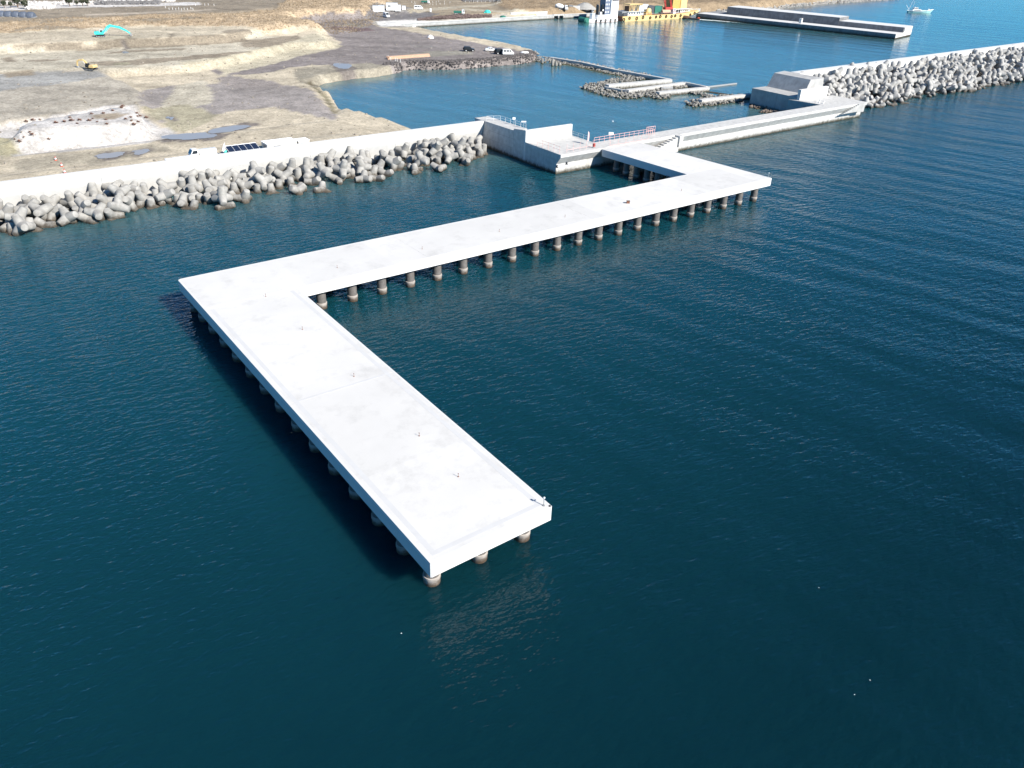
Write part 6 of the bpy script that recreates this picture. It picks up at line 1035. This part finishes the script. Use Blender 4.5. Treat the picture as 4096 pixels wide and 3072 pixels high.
# ================================================================== DARK WORK BOAT, its wake
p = at(2722,74,0); q = at(2792,78,0); d = q-p; Lw = d.length
wbt = empty('work_boat', (p+q)/2+Vector((0,-1.2,0)), math.atan2(d.y,d.x), 'small dark work boat with an orange stern passing the bow of the yellow barge', 'boat')
m = MB(); m.prism([(-Lw/2,-.5),(-Lw/2+1.6,-1.0),(Lw/2,-1.0),(Lw/2,1.0),(-Lw/2+1.6,1.0),(-Lw/2,.5)],-.4,.7); m.build('hull',K['black'],wbt)
m = MB(); m.lathe([(.9,-2.6),(1.1,-1.8),(1.15,.2),(.5,2.4)],(-Lw/2+3.0,0,.7),(1,0,-.08),10); m.build('cover',K['brownhull'],wbt,smooth=True); MB().bb(Lw/2-1.2,Lw/2+.1,-.8,.8,.3,1.15).build('stern_box',K['orange'],wbt)
FO = bpy.data.materials.new('foam'); FO.use_nodes = True; nt = FO.node_tree; b_ = nt.nodes['Principled BSDF']; b_.inputs['Base Color'].default_value = (.75,.78,.78,1); b_.inputs['Roughness'].default_value = .9
mb = MB()
w0 = at(2798,78,0); w1 = at(3005,93,0); d = w1-w0; nr = Vector((-d.y,d.x,0)).normalized()
for i in range(700):
    f = random.random()**1.5; o = w0+d*f+nr*random.gauss(0,.5+1.6*f); s = random.uniform(.15,.55)*(1-.6*f); a0 = random.uniform(0,6)
    mb.add([(o.x+math.cos(a0+k*1.26)*s*random.uniform(.6,1.5),o.y+math.sin(a0+k*1.26)*s*random.uniform(.6,1.3),.02+i*.00003) for k in range(5)],[(0,1,2,3,4)])
struct(mb.build('wake_foam', FO), 'stuff')
# ================================================================== FISHING BOAT
p = Vector((570.6,219.4,0))
fb_ = empty('fishing_boat', p, HEAD, 'pale blue and white fishing boat with a raked mast, alone on the open sea', 'boat')
secs = [(-.3,1.5,1.1),(3,2.0,1.05),(9,2.0,1.1),(13,1.5,1.5),(15.5,.7,1.9),(18.0,.12,2.4)]
mb = MB(); vs = []
for x, w_, h in secs: vs += [(x,-w_,h),(x*.86+.4,-w_*.6,-.4),(x*.86+.4,w_*.6,-.4),(x,w_,h)]
fs = []
for i in range(len(secs)-1):
    for j in range(3): fs.append((i*4+j,i*4+j+1,(i+1)*4+j+1,(i+1)*4+j))
    fs.append((i*4+3,i*4,(i+1)*4,(i+1)*4+3))
fs += [(0,3,2,1),(20,21,22,23)]; mb.add(vs, fs); mb.build('hull',K['cyan'],fb_)
m = MB()
for i in range(len(secs)-1):
    for s in (-1,1): m.tube((secs[i][0],s*secs[i][1],secs[i][2]+.05),(secs[i+1][0],s*secs[i+1][1],secs[i+1][2]+.05),.13,n=6)
m.build('gunwale',K['white'],fb_); MB().bb(2.8,8.8,-1.3,1.3,1.0,2.1).build('cabin',K['white'],fb_); MB().bb(3.4,8.4,-1.34,-1.3,1.35,1.75).build('cabin_window',K['glass'],fb_); MB().bb(3.8,6.4,-1.0,1.0,2.1,3.1).build('wheelhouse',K['white'],fb_); MB().bb(3.7,6.6,-1.1,1.1,3.1,3.25).build('wheelhouse_roof',K['offwhite'],fb_); MB().bb(4.0,6.2,-1.03,-1.0,2.45,2.85).build('wheelhouse_window',K['glass'],fb_)
MB().tube((.1,0,1.0),(1.9,0,8.2),.13,.06).build('mast',K['white'],fb_); MB().tube((0,0,2.2),(-2.2,0,4.6),.16,.1).build('boom',K['white'],fb_); MB().tube((3.0,0,3.2),(3.0,0,7.2),.05).build('aerial',K['white'],fb_); MB().lathe([(.3,0),(.35,.15),(.2,.35)],(4.4,0,3.25),n=10).build('radar',K['white'],fb_); MB().bb(14.2,15.0,-.4,.4,1.7,2.6).build('windlass',K['white'],fb_)
# flecks of foam on the open water
fp = None
for x, y in [(3418,2778),(1605,2533),(3480,2720),(3275,2350)]:
    if fp is None: fp = MB().add([(math.cos(k*1.05)*.045*(1+.4*(k%2)),math.sin(k*1.05)*.025*(1+.3*(k%3)),0) for k in range(6)]+[(0,0,.035)],[(k,(k+1)%6,6) for k in range(6)]).build('foam_fleck', FO, None, loc=at(x,y,.01)); o = fp
    else: o = dup(fp); o.location = at(x,y,.01)
    o.rotation_euler.z = x; tag(o, 'tiny white fleck of foam drifting on the dark open water', 'foam fleck', 'foam flecks on the open water')
